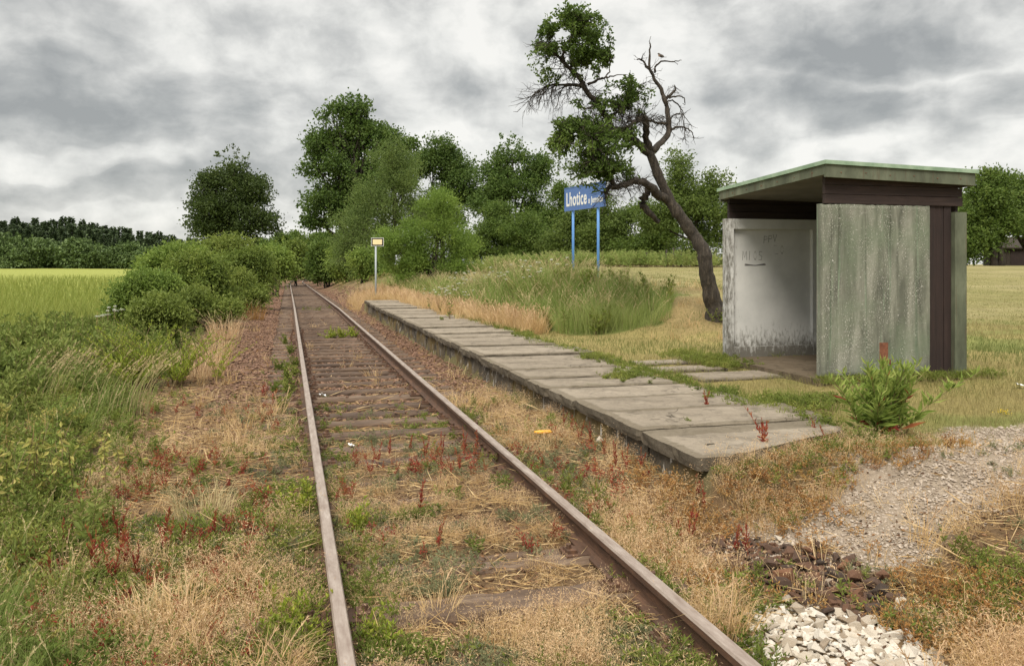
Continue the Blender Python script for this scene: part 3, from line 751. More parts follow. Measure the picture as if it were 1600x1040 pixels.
mb = MB(); slab_between(RX0 + .035, RX1 - .035, RY0 + .035, RY1 - .035, -.045, -.10, mb); roof = part(mb, 'roof', M['fascia'])
mb = MB(); FB, FT = -.19, -.048
slab_between(RX0, RX1, RY0, RY0 + .032, FT, FB, mb); slab_between(RX0, RX1, RY1 - .032, RY1, FT, FB, mb)
slab_between(RX0, RX0 + .032, RY0 + .0325, RY1 - .0325, FT, FB + .03, mb); slab_between(RX1 - .032, RX1, RY0 + .0325, RY1 - .0325, FT, FB, mb)
part(mb, 'fascia', M['fascia'], roof)
mb = MB()
for i in range(6):
    xx = RX0 + .2 + i * .33; mb.tube([(xx, RY0 - .001, zt(xx, RY0) - .13 + .01 * (i % 2)), (xx, RY0 - .008, zt(xx, RY0) - .13 + .01 * (i % 2))], .006, 7)
for i in range(6):
    yy_ = RY0 + .25 + i * .36; mb.tube([(RX0 - .001, yy_, zt(RX0, yy_) - .11), (RX0 - .008, yy_, zt(RX0, yy_) - .11)], .006, 7)
part(mb, 'screw_heads', M['rust'], roof)
mb = MB(); slab_between(RX0 - .022, RX1 + .03, RY0 - .022, RY1 + .03, .0, -.045, mb); part(mb, 'roof_trim', M['trim'], roof)
mb = MB(); slab_between(RX0 + .034, RX1 - .034, RY0 + .034, RY1 - .034, -.145, -.16, mb); part(mb, 'soffit', M['soffit'], roof)
# scribbles on the whitewashed panel: thin marker strokes lying on the wall
def stroke(mb, pts, r=.004):
    p = np.array([(x, DY - .0565, z_) for x, z_ in pts]); mb.tube(p, r, 5)
mb = MB(); rg = np.random.default_rng(21)
def glyph(x, z_, w, h, kind):
    G = {'P': [[(0, 0), (.1, 1)], [(.1, 1), (.7, .95), (.8, .6), (.1, .5)]], 'R': [[(0, 0), (.1, 1)], [(.1, 1), (.7, .9), (.7, .6), (.1, .5), (.8, 0)]],
         'V': [[(0, 1), (.4, 0), (.8, 1)]], 'M': [[(0, 0), (.1, 1), (.4, .3), (.8, 1), (.9, 0)]], 'O': [[(.4, 0), (0, .5), (.4, 1), (.8, .5), (.4, 0)]], 'I': [[(.3, 0), (.4, 1)]],
         'S': [[(.7, .9), (.2, .95), (.1, .6), (.7, .4), (.6, .05), (0, .05)]], 'Z': [[(0, 1), (.8, 1), (0, 0), (.8, 0)]]}[kind]
    for s_ in G: stroke(mb, [(x + a * w, z_ + b_ * h) for a, b_ in s_], .0032)
for i, k_ in enumerate('PPV'): glyph(.62 + i * .075, 1.60 + i * .012, .07, .10, k_)
for i, k_ in enumerate('MIOS'): glyph(.28 + i * .085, 1.36, .075, .13, k_)
for i, k_ in enumerate('ZO'): glyph(.78 + i * .10, 1.45, .085, .12, k_)
for i in range(9): stroke(mb, [(.31 + rg.random() * .02, 1.285 + i * .003), (.48, 1.282 + rg.random() * .012), (.62 + rg.random() * .03, 1.29 + i * .003)], .003)
part(mb, 'scribble', M['graffiti'], p2)

# ------------------------------------------------------------------ station name board
A = Vector(P(883, 313, 24.7)); B_ = Vector(P(945, 302, 22.5)); A.z = B_.z = (A.z + B_.z) / 2
ang = math.atan2(B_.y - A.y, B_.x - A.x); Ls = (B_ - A).length; mid = (A + B_) / 2
gzs = float(gz(mid.x, mid.y))
sg = thing('station_sign', 'blue station name board on two slim blue posts in the tall grass', 'sign', (mid.x, mid.y, gzs), rz=ang)
hz = mid.z - gzs; hh = .33
mb = MB(); mb.box(-Ls / 2, Ls / 2, -.012, .012, hz - hh, hz + hh); board = mb.obj('board', M['blue'], sg)
mb = MB()
for z_ in (hz - hh - .015, hz + hh - .01): mb.box(-Ls / 2 - .012, Ls / 2 + .012, -.02, .02, z_, z_ + .025)
for x in (-Ls / 2 - .014, Ls / 2 - .008): mb.box(x, x + .022, -.019, .019, hz - hh + .0105, hz + hh - .0105)
mb.obj('frame', M['blue'], board)
def text(body, size, x, z_, parent, bold=.012, sx=1.0):
    cu = bpy.data.curves.new('lettering', 'FONT'); cu.body = body; cu.size = size; cu.extrude = .002; cu.offset = bold; cu.align_x = 'LEFT'; cu.space_character = 1.10
    o = bpy.data.objects.new('lettering', cu); C.objects.link(o); bpy.context.view_layer.update()
    dg = bpy.context.evaluated_depsgraph_get(); me = bpy.data.meshes.new_from_object(o.evaluated_get(dg))
    bpy.data.objects.remove(o)
    o = bpy.data.objects.new('lettering', me); C.objects.link(o); me.materials.clear(); me.materials.append(M['white'])
    o.rotation_euler = (math.pi / 2, 0, 0); o.location = (x, -.0155, z_); o.scale = (sx, 1, 1); o.parent = parent
    return o
t1 = text('Lhotice', .56, -Ls / 2 + .10, hz - .20, board, .011)
w1 = max(v.co.x for v in t1.data.vertices); s1 = 1.28 / w1; t1.scale = (s1, 1, 1)
t2 = text('u Jemnice', .26, -Ls / 2 + 1.48, hz - .20, board, .005)
w2 = max(v.co.x for v in t2.data.vertices); t2.scale = ((Ls - 1.56) / w2, 1, 1)
for x in (-Ls / 2 + .44, Ls / 2 - .44):
    mb = MB(); mb.tube([(x, .04, -.3), (x, .04, hz + hh - .05)], .038, 10); mb.obj('post', M['postblue'], sg, smooth=True)

# short board with a yellow face on a slim pole beyond the platform
x, y = at(587, 33.5); z = float(gz(x, y))
ss = thing('track_sign', 'small yellow rectangular track sign with black and white border on a grey pole', 'sign', (x, y, z), rz=-.22)
zc = P(591, 378, 33.5)[2] - z
mb = MB(); mb.tube([(0, .03, -.2), (0, .03, zc - .05)], .038, 8); mb.obj('pole', M['grey'], ss, smooth=True)
mb = MB(); mb.box(-.25 + .07, .25 + .07, -.008, .008, zc - .17, zc + .17); bd = mb.obj('board', M['white'], ss)
mb = MB(); mb.box(-.235 + .07, .235 + .07, -.012, -.009, zc - .155, zc + .155); mb.obj('border', M['black'], bd)
mb = MB(); mb.box(-.185 + .07, .185 + .07, -.016, -.013, zc - .105, zc + .105); mb.obj('yellow_face', M['cream'], bd)

# rusty marker post by the shelter
x, y = at(1383, 8.75); z = float(gz(x, y))
rp = thing('marker_post', 'short rusty steel post in front of the pebble dashed shelter panel', 'post', (x, y, z))
mb = MB(); zt_ = P(1383, 535, 8.75)[2] - z
mb.box(-.034, .034, -.004, .004, -.2, zt_); mb.box(-.034, -.027, .0042, .045, -.2, zt_ - .002); mb.obj('steel_angle', M['rust'], rp)
mb = MB(); mb.tube([(-.06, -.012, zt_ - .19), (.045, -.012, zt_ - .18)], .009, 6); mb.obj('bolt', M['rust'], rp)

# litter
x, y, z = gp(849, 692)
mb = MB(); s_ = np.linspace(-.085, .085, 9)
mb.tube(np.stack([s_, .9 * s_ ** 2, 0 * s_ + .012], 1), [.008, .015, .018, .019, .019, .019, .018, .014, .007], 8)
o = mb.obj('plastic_piece', M['plastic'], smooth=True); o.location = (x, y, z + .09); o.rotation_euler = (.2, 0, -.1)
tag(o, 'orange yellow plastic piece lying in the weeds between rail and platform', 'litter')
def scrap(px, py, label, s=.06):
    x, y, z = gp(px, py); mb = MB(); rg = np.random.default_rng(px); n = 5
    V = np.zeros((n, n, 3)); g = np.linspace(-s, s, n); V[..., 0], V[..., 1] = np.meshgrid(g, g * .6); V[..., 2] = np.abs(rg.normal(0, s * .22, (n, n)))
    V2 = V.copy(); V2[..., 2] -= .003
    i_ = np.arange(n * n).reshape(n, n); q_ = np.stack([i_[:-1, :-1], i_[:-1, 1:], i_[1:, 1:], i_[1:, :-1]], -1).reshape(-1, 4); T_ = np.concatenate([q_[:, [0, 1, 2]], q_[:, [0, 2, 3]]])
    mb.add(np.vstack([V.reshape(-1, 3), V2.reshape(-1, 3)]), np.vstack([T_, T_[:, ::-1] + n * n]))
    o = mb.obj('paper_scrap', M['paper']); o.location = (x, y, z + .04); o.rotation_euler = (.25, 0, rg.random() * 3); tag(o, label, 'litter')
scrap(503, 622, 'crumpled white paper scrap on a sleeper beside the left rail')
scrap(1594, 607, 'white paper scrap on the lawn right of the shelter', .05)
scrap(549, 702, 'small white paper scrap standing between the rails', .035)

# ------------------------------------------------------------------ stones
def rock_proto(seed, flat=.6):
    rg = np.random.default_rng(seed); g = (1 + 5 ** .5) / 2
    v = np.array([(-1, g, 0), (1, g, 0), (-1, -g, 0), (1, -g, 0), (0, -1, g), (0, 1, g), (0, -1, -g), (0, 1, -g), (g, 0, -1), (g, 0, 1), (-g, 0, -1), (-g, 0, 1)], float) / 1.9
    t_ = np.array([(0, 11, 5), (0, 5, 1), (0, 1, 7), (0, 7, 10), (0, 10, 11), (1, 5, 9), (5, 11, 4), (11, 10, 2), (10, 7, 6), (7, 1, 8), (3, 9, 4), (3, 4, 2), (3, 2, 6), (3, 6, 8), (3, 8, 9), (4, 9, 5), (2, 4, 11), (6, 2, 10), (8, 6, 7), (9, 8, 1)])
    v *= rg.uniform(.65, 1.25, (12, 1)); v += rg.normal(0, .08, v.shape); v *= np.array([1, rg.uniform(.6, .9), flat * rg.uniform(.8, 1.2)])
    return v, t_, np.zeros(20, np.int32), np.full(12, rg.random(), np.float32)
def big_rock(seed, mat):                               # hard-edged broken stone
    rg = np.random.default_rng(seed)
    import bmesh
    bm = bmesh.new(); n = 12
    p = rg.normal(size=(n, 3)); p /= np.linalg.norm(p, axis=1)[:, None]; p *= rg.uniform(.75, 1.12, (n, 1)); p = p * np.array([1.1, rg.uniform(.6, .85), rg.uniform(.5, .75)])
    for q_ in p: bm.verts.new(q_)
    r_ = bmesh.ops.convex_hull(bm, input=bm.verts); bmesh.ops.delete(bm, geom=[e for e in r_['geom_interior'] if isinstance(e, bmesh.types.BMVert)], context='VERTS')
    bmesh.ops.subdivide_edges(bm, edges=bm.edges[:], cuts=2, use_grid_fill=True)
    for v_ in bm.verts: v_.co *= 1 + rg.normal(0, .03)
    me = bpy.data.meshes.new('stone'); bm.to_mesh(me); bm.free(); me.materials.append(mat)
    a = me.attributes.new('rnd', 'FLOAT', 'POINT'); a.data.foreach_set('value', np.full(len(me.vertices), rg.random(), np.float32))
    return me
def stones(zone, box, n, size, mat, label, cat, group, seed, lift=0):
    rg = np.random.default_rng(seed); pr = [big_rock(seed * 100 + i, mat) for i in range(9)]; placed = []
    tries = 0
    while len(placed) < n and tries < 20000:
        tries += 1; x = rg.uniform(*box[:2]); y = rg.uniform(*box[2:])
        if rg.random() > float(zone(np.array([x]), np.array([y]))[0]): continue
        r = size * rg.uniform(.55, 1.3) * (.55 if rg.random() < .4 else 1)
        ov = [max(0, (r + r2) * .8 - math.hypot(x - x2, y - y2)) for x2, y2, r2 in placed]
        m_ = max(ov, default=0)
        if m_ > (r * .55): continue
        placed.append((x, y, r))
        o = bpy.data.objects.new('stone', pr[rg.integers(0, 9)]); C.objects.link(o)
        o.location = (x, y, float(gz(x, y)) + r * .22 + m_ * .5 + lift); o.scale = (r, r * rg.uniform(.8, 1.1), r * rg.uniform(.6, .95)); o.rotation_euler = (rg.normal(0, .25), rg.normal(0, .25), rg.random() * 6.28)
        tag(o, label, cat, group)
stones(z_white, (1.85, 2.9, 2.3, 3.75), 172, .050, M['whitestone'], 'pale broken stone in the white heap beside the right rail', 'stone', 'white stones heaped beside the rail', 3)
stones(z_brown, (2.0, 3.3, 3.0, 5.0), 126, .052, M['brownstone'], 'dark brown ballast stone in the heap beyond the white stones', 'stone', 'brown stones heaped beside the rail', 4, .014)
for px, py, s_ in ((1300, 918, .05), (1215, 845, .035), (1175, 820, .03), (1462, 1000, .05), (1440, 985, .04), (1405, 950, .055), (1340, 985, .045), (938, 692, .06)):
    x, y, z = gp(px, py); o = bpy.data.objects.new('stone', big_rock(900 + px, M['whitestone'])); C.objects.link(o)
    o.location = (x, y, z + s_ * .4); o.scale = (s_, s_, s_); o.rotation_euler = (.3, .2, px); tag(o, 'single pale stone lying apart from the heaps in the dry grass', 'stone', 'scattered pale stones')
rocks = [rock_proto(i) for i in range(10)]
def frustum(n, d0, d1, k=1.0, rng=RNG, m=.70, pad=.8):
    # ground points spread evenly over the view's footprint, denser near the viewpoint
    u = rng.random(n)
    d = (d0 ** (1 - k) + u * (d1 ** (1 - k) - d0 ** (1 - k))) ** (1 / (1 - k)) if abs(k - 1) > 1e-6 else d0 * (d1 / d0) ** u
    a = (rng.random(n) * 2 - 1) * (m * d + pad)
    return a * CT + d * ST, d * CT - a * ST, d
def onground(X, Y, dz=0.): return np.stack([X, Y, gz(X, Y) + dz], 1)
X, Y, D = frustum(150000, 6, 62, 1.0)
Xr = X - curve_off(Y)
keep = (RNG.random(len(X)) < z_ballast(X, Y)) & (np.abs(Xr - .222) > .075) & (np.abs(Xr - 1.722) > .075)
X, Y, D = X[keep], Y[keep], D[keep]
mb = MB(); inst_many(mb, rocks, onground(X, Y, .012), (.020 + .016 * RNG.random(len(X))) * np.clip(D / 22, 1, 2.0), tilt=.2)
X, Y, D = frustum(9000, 7, 40, .9); keep = (np.abs(X - .972) < .64) & (RNG.random(len(X)) < .5); X, Y, D = X[keep], Y[keep], D[keep]; ys = (Y - 2.15) / .62; onS = np.abs(ys - np.round(ys)) < .2
inst_many(mb, rocks, np.stack([X, Y, drop(Y) + np.where(onS, .012, -.05)], 1), (.014 + .014 * RNG.random(len(X))) * np.clip(D / 22, 1, 1.6), tilt=.2)
kindof(mb.obj('ballast_gravel', M['ballast']), 'stuff')
mb = MB()
X, Y, D = frustum(170000, 3, 11, .6); keep = (RNG.random(len(X)) < z_gravel(X, Y)) & (X > 1.9)
X, Y = X[keep], Y[keep]; inst_many(mb, rocks, onground(X, Y, .004), .005 + .010 * RNG.random(len(X)) ** 2, tilt=.2)
kindof(mb.obj('pale_gravel', M['gravel']), 'stuff')
mb = MB(); X, Y, D = frustum(60000, 3, 7, .6); keep = (RNG.random(len(X)) < .9 * z_brown(X, Y)); X, Y = X[keep], Y[keep]
inst_many(mb, rocks, onground(X, Y, .004), .012 + .018 * RNG.random(len(X)), tilt=.3); kindof(mb.obj('brown_rubble', M['brownstone']), 'stuff')
mb = MB(); X, Y, D = frustum(30000, 2.4, 5, .6); keep = (RNG.random(len(X)) < .8 * z_white(X, Y)); X, Y = X[keep], Y[keep]
inst_many(mb, rocks, onground(X, Y, .006), .010 + .020 * RNG.random(len(X)), tilt=.3); kindof(mb.obj('white_rubble', M['whitestone']), 'stuff')

# ------------------------------------------------------------------ small plants
def curve_stem(rg, h, lean, k=5, base=(0, 0)):
    a = rg.random() * 6.28; s = np.linspace(0, 1, k)
    b = lean * h * s ** 1.6
    return np.stack([base[0] + np.cos(a) * b + rg.normal(0, .006, k) * s, base[1] + np.sin(a) * b + rg.normal(0, .006, k) * s, h * s * (1 - .15 * lean)], 1)
def herb(seed, h, stems, nl, ll, lw, lean=.25, spread=.05, up=.5, r=.003, flower=0, lo=.15, redlow=None, mix=0.):
    """leafy upright plant: slot 0 stem, slot 1 leaf, slot 2 flower"""
    rg = np.random.default_rng(seed); mb = MB()
    for i in range(stems):
        a = rg.random() * 6.28; q_ = rg.random() * spread; hh = h * rg.uniform(.65, 1.05)
        st = curve_stem(rg, hh, lean * rg.uniform(.3, 1.4), 5, (math.cos(a) * q_, math.sin(a) * q_))
        mb.twigs(st[None], np.linspace(r, r * .4, 5)[None], 0, rg.random())
        s = np.sort(rg.uniform(lo, 1, nl)); seg = np.clip((s * 4).astype(int), 0, 3); f = s * 4 - seg
        c = st[seg] * (1 - f)[:, None] + st[seg + 1] * f[:, None]
        ph = np.arange(nl) * 2.4 + rg.random() * 6; el = up + rg.normal(0, .25, nl) + .5 * s
        d = np.stack([np.cos(ph) * np.cos(el), np.sin(ph) * np.cos(el), np.sin(el)], 1)
        L = ll * (1.15 - .65 * s) * rg.uniform(.7, 1.2, nl)
        m = 1
        rn = np.clip(rg.normal(.5, .25, nl) + (s - .5) * .3, 0, 1)
        if redlow is not None:
            w = (rg.random(nl) < np.where(s < redlow, .75, mix))
            if w.any(): mb.leaves(c[w], d[w], L[w], L[w] * lw, 3, rn[w], rg)
            c, d, L, rn = c[~w], d[~w], L[~w], rn[~w]
        if len(c): mb.leaves(c, d, L, L * lw, 1, rn, rg)
        if flower:
            n = flower; c = st[-1] + rg.normal(0, 1, (n, 3)) * np.array([.03, .03, .008]); mb.leaves(c, rg.normal(0, 1, (n, 3)) * np.array([1, 1, .3]), .012, .010, 2, None, rg)
    return mb
def umbel(seed, h):
    rg = np.random.default_rng(seed); mb = herb(seed, h * .8, 2, 9, .12, .35, .2, .04, .3, .004)
    for i in range(rg.integers(3, 6)):
        st = curve_stem(rg, h * rg.uniform(.8, 1.1), rg.uniform(.1, .45), 5); mb.twigs(st[None], np.linspace(.004, .002, 5)[None], 0, .4)
        tip = st[-1]
        for q_ in range(12):
            a = rg.random() * 6.28; rr = rg.uniform(.2, 1) * .036
            c = tip + np.array([np.cos(a) * rr, np.sin(a) * rr, .03 - rr * .2])
            mb.twigs(np.stack([tip, (tip + c) / 2 + [0, 0, -.004], c])[None], np.full((1, 3), .001), 0, .5)
            k_ = 5; mb.leaves(c + rg.normal(0, .006, (k_, 3)), rg.normal(0, 1, (k_, 3)) * np.array([1, 1, .5]), .009, .007, 2, None, rg)
    return mb
def tuft(seed, n, h, lean, w, spread=.05, mat=0, dirn=None, plume=0, hv=.3):
    """grass tuft: slot 0 blade, slot 1 plume"""
    rg = np.random.default_rng(seed); mb = MB(); b = np.zeros((n, 3)); a = rg.random(n) * 6.28; r_ = spread * np.sqrt(rg.random(n))
    b[:, 0] = np.cos(a) * r_; b[:, 1] = np.sin(a) * r_
    ya = a + rg.normal(0, .7, n) if dirn is None else dirn + rg.normal(0, .5, n)
    mb.blades(b, h * rg.uniform(1 - hv * 1.6, 1 + hv, n), ya, np.clip(rg.normal(lean, lean * .5, n), .02, 1.2), w, mat, None, rg)
    for i in range(plume):
        hh = h * rg.uniform(1.05, 1.45); l = rg.uniform(.25, .6); dd = rg.random() * 6.28 if dirn is None else dirn + rg.normal(0, .35)
        s = np.linspace(0, 1, 6); bb = l * hh * s ** 2.2
        st = np.stack([b[i % n, 0] + np.cos(dd) * bb, b[i % n, 1] + np.sin(dd) * bb, hh * (s - .12 * l * s ** 3)], 1)
        mb.twigs(st[None], np.linspace(.0025, .0012, 6)[None], 1, .3)
        k_ = 14; f = rg.uniform(.72, 1.0, k_); ii = np.clip((f * 5).astype(int), 0, 4); fr = (f * 5 - ii)[:, None]
        c = st[ii] * (1 - fr) + st[ii + 1] * fr; tang = st[5] - st[4]; tang = tang / np.linalg.norm(tang)
        mb.leaves(c, tang + rg.normal(0, .28, (k_, 3)), .05 * h ** .5 * rg.uniform(.7, 1.2, k_), .010 * min(1, (h / .4) ** 1.5), 1, None, rg)
    return mb
def fluff(seed, n=11, h=.16):
    rg = np.random.default_rng(seed); mb = tuft(seed, n, h, .5, .0024, .06)
    for i in range(n):
        a = rg.random() * 6.28; hh = h * rg.uniform(.6, 1.25); l = rg.uniform(.1, .7)
        tip = np.array([np.cos(a) * l * hh + rg.normal(0, .03), np.sin(a) * l * hh + rg.normal(0, .03), hh])
        c = tip + rg.normal(0, 1, (5, 3)) * np.array([.012, .012, .02]); mb.leaves(c, rg.normal(0, 1, (5, 3)) + np.array([0, 0, .6]), .016, .0030, 1, None, rg)
    return mb

# dry grass carpet: fluffy hair grass, straw stalks and lying litter
fl = [fluff(i, 11, .13).arrays() for i in range(6)] + [fluff(20 + i, 9, .085).arrays() for i in range(4)]
def dryzone(X, Y):
    Xr = X - .972; n = fbm(X * 1.1, Y * 1.1, 71)
    n2 = fbm(X * 2.6 + 3, Y * 2.6, 74); m2 = .06 + .94 * sst(.42, .60, n2)
    ys = (Y - 2.15) / .62; onsl = sst(.30, .18, np.abs(ys - np.round(ys)))
    c = np.where(np.abs(Xr) < .66, sst(8.6, 5.2, Y) * sst(.30, .52, n + .22 * sst(5.0, 3.4, Y)) * (1 - .88 * onsl * sst(3.4, 4.3, Y)), 0)
    left = np.where((Xr < -.86), .6 * sst(.44, .62, n) * sst(14, 7, Y) * (1 - .75 * z_weeds(X, Y)), 0)
    right = np.where((Xr > .90) & (X < 2.72), sst(.30, .55, n) * sst(13, 9, Y), 0)
    r2 = np.where((X >= 2.5) & (Y < 5.1), .3 + .7 * sst(.36, .55, n), 0)
    z = np.maximum(np.maximum(c, left), np.maximum(right, r2)) * m2
    return z * (1 - z_white(X, Y)) * (1 - .96 * z_brown(X, Y)) * (1 - .92 * z_gravel(X, Y))
X, Y, D = frustum(34000, 2.6, 14, 1.2)
keep = RNG.random(len(X)) < dryzone(X, Y) ** 1.1; X, Y, D = X[keep], Y[keep], D[keep]
mb = MB(); inst_many(mb, fl, onground(X, Y), .5 + .75 * RNG.random(len(X)) * (.5 + .9 * fbm(X * 2, Y * 2, 72)) * np.where(np.abs(X - .972) < .7, np.interp(Y, [3.4, 4.2], [.85, .5]), 1), tilt=.3, rnd=np.clip(fbm(X * 1.7, Y * 1.7, 73) + RNG.normal(0, .15, len(X)), 0, 1))
kindof(mb.obj('dry_grass', [M['straw'], M['fluff']]), 'stuff')
# matted clumps: taller tufts that stand apart from the carpet
X, Y, D = frustum(900, 2.8, 12, 1.0); keep = RNG.random(len(X)) < .38 * dryzone(X, Y) ** .5 * np.where(np.abs(X - .972) < .7, (Y < 4.6) * .7, 1); X, Y = X[keep], Y[keep]
ct = [tuft(580 + i, 60, .17, .75, .0032, .09, 0, None, 3).arrays() for i in range(5)]
mb = MB(); inst_many(mb, ct, onground(X, Y), .5 + .9 * RNG.random(len(X)), tilt=.25); kindof(mb.obj('matted_dry_tufts', [M['straw'], M['fluff']]), 'stuff')
X, Y, D = frustum(130000, 2.6, 20, 1.0)
Xr = X - .972
w = (.35 + .65 * dryzone(X, Y)) * (1 - z_white(X, Y)) * (1 - .8 * z_brown(X, Y)) * (1 - .9 * z_gravel(X, Y)) * ((X < 2.66) | (Y < 4.98)) * sst(20, 8, Y) * (1 - .6 * z_weeds(X, Y)) * (np.abs(np.abs(Xr) - .75) > .055)
ys = (Y - 2.15) / .62; w = w * np.where(np.abs(X - .972) < .7, 1 - .75 * sst(.27, .18, np.abs(ys - np.round(ys))), 1)
keep = RNG.random(len(X)) < w; X, Y, D = X[keep], Y[keep], D[keep]; n = len(X)
mb = MB(); a = RNG.random(n) * 6.28
mb.leaves(onground(X, Y, .008 + .02 * RNG.random(n)[:]), np.stack([np.cos(a), np.sin(a), RNG.normal(.08, .15, n)], 1), .05 + .26 * RNG.random(n) ** 2.5, .003 + .004 * RNG.random(n) * (D / 5), 0)
kindof(mb.obj('straw_litter', [M['straw']]), 'stuff')

M['debris'] = foliage('leaf_debris', [(0, (.045, .026, .016)), (.4, (.13, .07, .04)), (.8, (.27, .15, .075)), (1, (.36, .25, .14))], 0)
X, Y, D = frustum(90000, 2.6, 24, 1.0); Xr = X - .972
w = (.25 + .75 * sst(.4, .6, fbm(X * 1.8, Y * 1.8, 78))) * (1 - .8 * z_white(X, Y)) * (1 - .7 * z_gravel(X, Y)) * ((X < 2.66) | (Y < 4.95)) * (1 - .4 * z_weeds(X, Y)) * (np.abs(np.abs(Xr) - .75) > .05) * (X < 4.5) * (X > -5)
keep = RNG.random(len(X)) < w; X, Y, D = X[keep], Y[keep], D[keep]; n = len(X); a = RNG.random(n) * 6.28
mb = MB(); L_ = (.012 + .028 * RNG.random(n)) * np.clip(D / 8, .9, 2); mb.leaves(onground(X, Y, .006 + .015 * RNG.random(n)), np.stack([np.cos(a), np.sin(a), RNG.normal(.1, .35, n)], 1), L_, L_ * .5, 0)
kindof(mb.obj('leaf_debris', [M['debris']]), 'stuff')
# scattered dry tufts and sprigs creeping over the ballast and the slope
X, Y, D = frustum(2600, 8, 34, .9); Xr = X - .972; keep = ((((np.abs(Xr) > .95) | ((np.abs(Xr) < .6) & (RNG.random(len(X)) < .45))) & (Xr < 1.65) & (Xr > -2.3)) & (RNG.random(len(X)) < .5 * sst(.42, .62, fbm(X * .9, Y * .9, 79)))) | ((X > 6.3) & (X < 10) & (Y > 13) & (Y < 20) & (RNG.random(len(X)) < .8)); X, Y, D = X[keep], Y[keep], D[keep]
dt = [tuft(590 + i, 16, .16, .6, .005, .10, 0, None, 1).arrays() for i in range(4)]
mb = MB(); inst_many(mb, dt, onground(X, Y), .5 + .9 * RNG.random(len(X)), tilt=.2); kindof(mb.obj('scattered_dry_tufts', [M['straw'], M['fluff']]), 'stuff')
# low green weeds between and beside the rails
lowp = [herb(300 + i, .09, 5, 9, .035, .45, .9, .07, .2, .0015).arrays() for i in range(5)] + [herb(330 + i, .13, 4, 12, .035, .3, .5, .05, .5, .0015).arrays() for i in range(4)]
def weedzone(X, Y):
    Xr = X - .972; n = fbm(X * 1.3 + 7, Y * 1.3, 81)
    edge = np.exp(-((np.abs(Xr) - .86) / .16) ** 2) * sst(16, 8, Y) * .9
    edge = np.maximum(edge, np.exp(-((Xr + .60) / .12) ** 2) * sst(12, 7, Y) * .8)
    c = sst(.47, .62, n) * sst(12, 6, Y) * (X < 2.7)
    lft = np.where(Xr < -1.0, sst(.42, .62, n) * sst(16, 9, Y) * .8, 0)
    rr = np.where((X > 2.5) & (Y < 5.2), sst(.50, .64, n), 0)
    ys = (Y - 2.15) / .62; c = c * np.where(np.abs(Xr) < .66, 1 - .8 * sst(.27, .18, np.abs(ys - np.round(ys))), 1)
    z = np.maximum(np.maximum(c, edge * sst(.3, .5, n)), np.maximum(lft, rr))
    return z * (1 - z_white(X, Y)) * (1 - .92 * z_brown(X, Y)) * (1 - .9 * z_gravel(X, Y)) * (np.abs(np.abs(Xr) - .75) > .05)
X, Y, D = frustum(14000, 2.6, 17, 1.1)
keep = (RNG.random(len(X)) < weedzone(X, Y)) & ((X < 2.66) | (Y < 5)); X, Y, D = X[keep], Y[keep], D[keep]
mb = MB(); inst_many(mb, lowp, onground(X, Y, -.005), .6 + .7 * RNG.random(len(X)), tilt=.2, rnd=np.clip(fbm(X * 1.2, Y * 1.2, 83) * 1.3 - .1 + RNG.normal(0, .15, len(X)), 0, 1), rmix=.5)
kindof(mb.obj('ground_weeds', [M['stem'], M['green']]), 'stuff')
X, Y, D = frustum(9000, 2.6, 11, 1.0); n = fbm(X * 1.5 + 2, Y * 1.5 + 6, 87)
keep = (RNG.random(len(X)) < sst(.46, .62, n) * .9 * (1 - z_white(X, Y)) * (1 - .97 * z_brown(X, Y)) * (1 - .85 * z_gravel(X, Y))) & ((X < 2.66) | (Y < 5)) & (np.abs(np.abs(X - .972) - .75) > .06) & (X > -.9); X, Y = X[keep], Y[keep]
sgp = [herb(345 + i, .075, 7, 14, .022, .35, .8, .06, .5, .0012).arrays() for i in range(5)]
mb = MB(); inst_many(mb, sgp, onground(X, Y, -.004), .6 + .7 * RNG.random(len(X)), tilt=.2); kindof(mb.obj('grey_green_weeds', [M['stem'], M['sage']]), 'stuff')
# reddish herb carpet (orange brown on the right, red on the left)
def redzone(X, Y):
    Xr = X - .972; n = fbm(X * 1.0 + 3, Y * 1.0 + 9, 91)
    l = np.where((Xr < -1.1) & (Xr > -3.6), sst(.45, .60, n) * sst(15, 8, Y), 0); c = np.where(np.abs(Xr) < .65, sst(.58, .70, n) * sst(4.2, 5.2, Y) * sst(9, 7.5, Y), 0)
    r_ = np.where((Xr > .85) & (X < 2.68), sst(.50, .66, n) * sst(4.6, 5.4, Y) * sst(10, 7, Y), 0)
    return np.maximum(np.maximum(l, c), r_)
redp = [herb(360 + i, .17, 4, 12, .034, .35, .4, .05, .5, .002).arrays() for i in range(6)]
X, Y, D = frustum(5200, 3, 15, 1.0); keep = RNG.random(len(X)) < redzone(X, Y) * .8; X, Y = X[keep], Y[keep]
mb = MB(); inst_many(mb, redp, onground(X, Y), .5 + .6 * RNG.random(len(X)), tilt=.2); kindof(mb.obj('red_ground_weeds', [M['stem'], M['red']]), 'stuff')
def orzone(X, Y):
    n = fbm(X * 1.1 + 5, Y * 1.3, 95)
    a = np.where((X > 2.35) & (Y < 5.5), np.maximum(sst(.40, .58, n) * (1 - .9 * z_gravel(X, Y)), .8 * sst(.54, .62, fbm(X * 1.6, Y * 1.6, 96))) * (1 - z_brown(X, Y)) * (1 - z_white(X, Y)), 0)
    return np.maximum(a, np.where((X > 1.95) & (X < 2.7) & (Y < 8), .5 * sst(.42, .6, n) * (1 - z_brown(X, Y)) * (1 - z_white(X, Y)), 0)) * ((X < 2.62) | (Y < 5.0))
X, Y, D = frustum(15000, 2.8, 9, 1.0); keep = RNG.random(len(X)) < orzone(X, Y); X, Y = X[keep], Y[keep]
orp = [herb(380 + i, .10, 5, 10, .022, .4, .8, .06, .4, .0015).arrays() for i in range(5)]
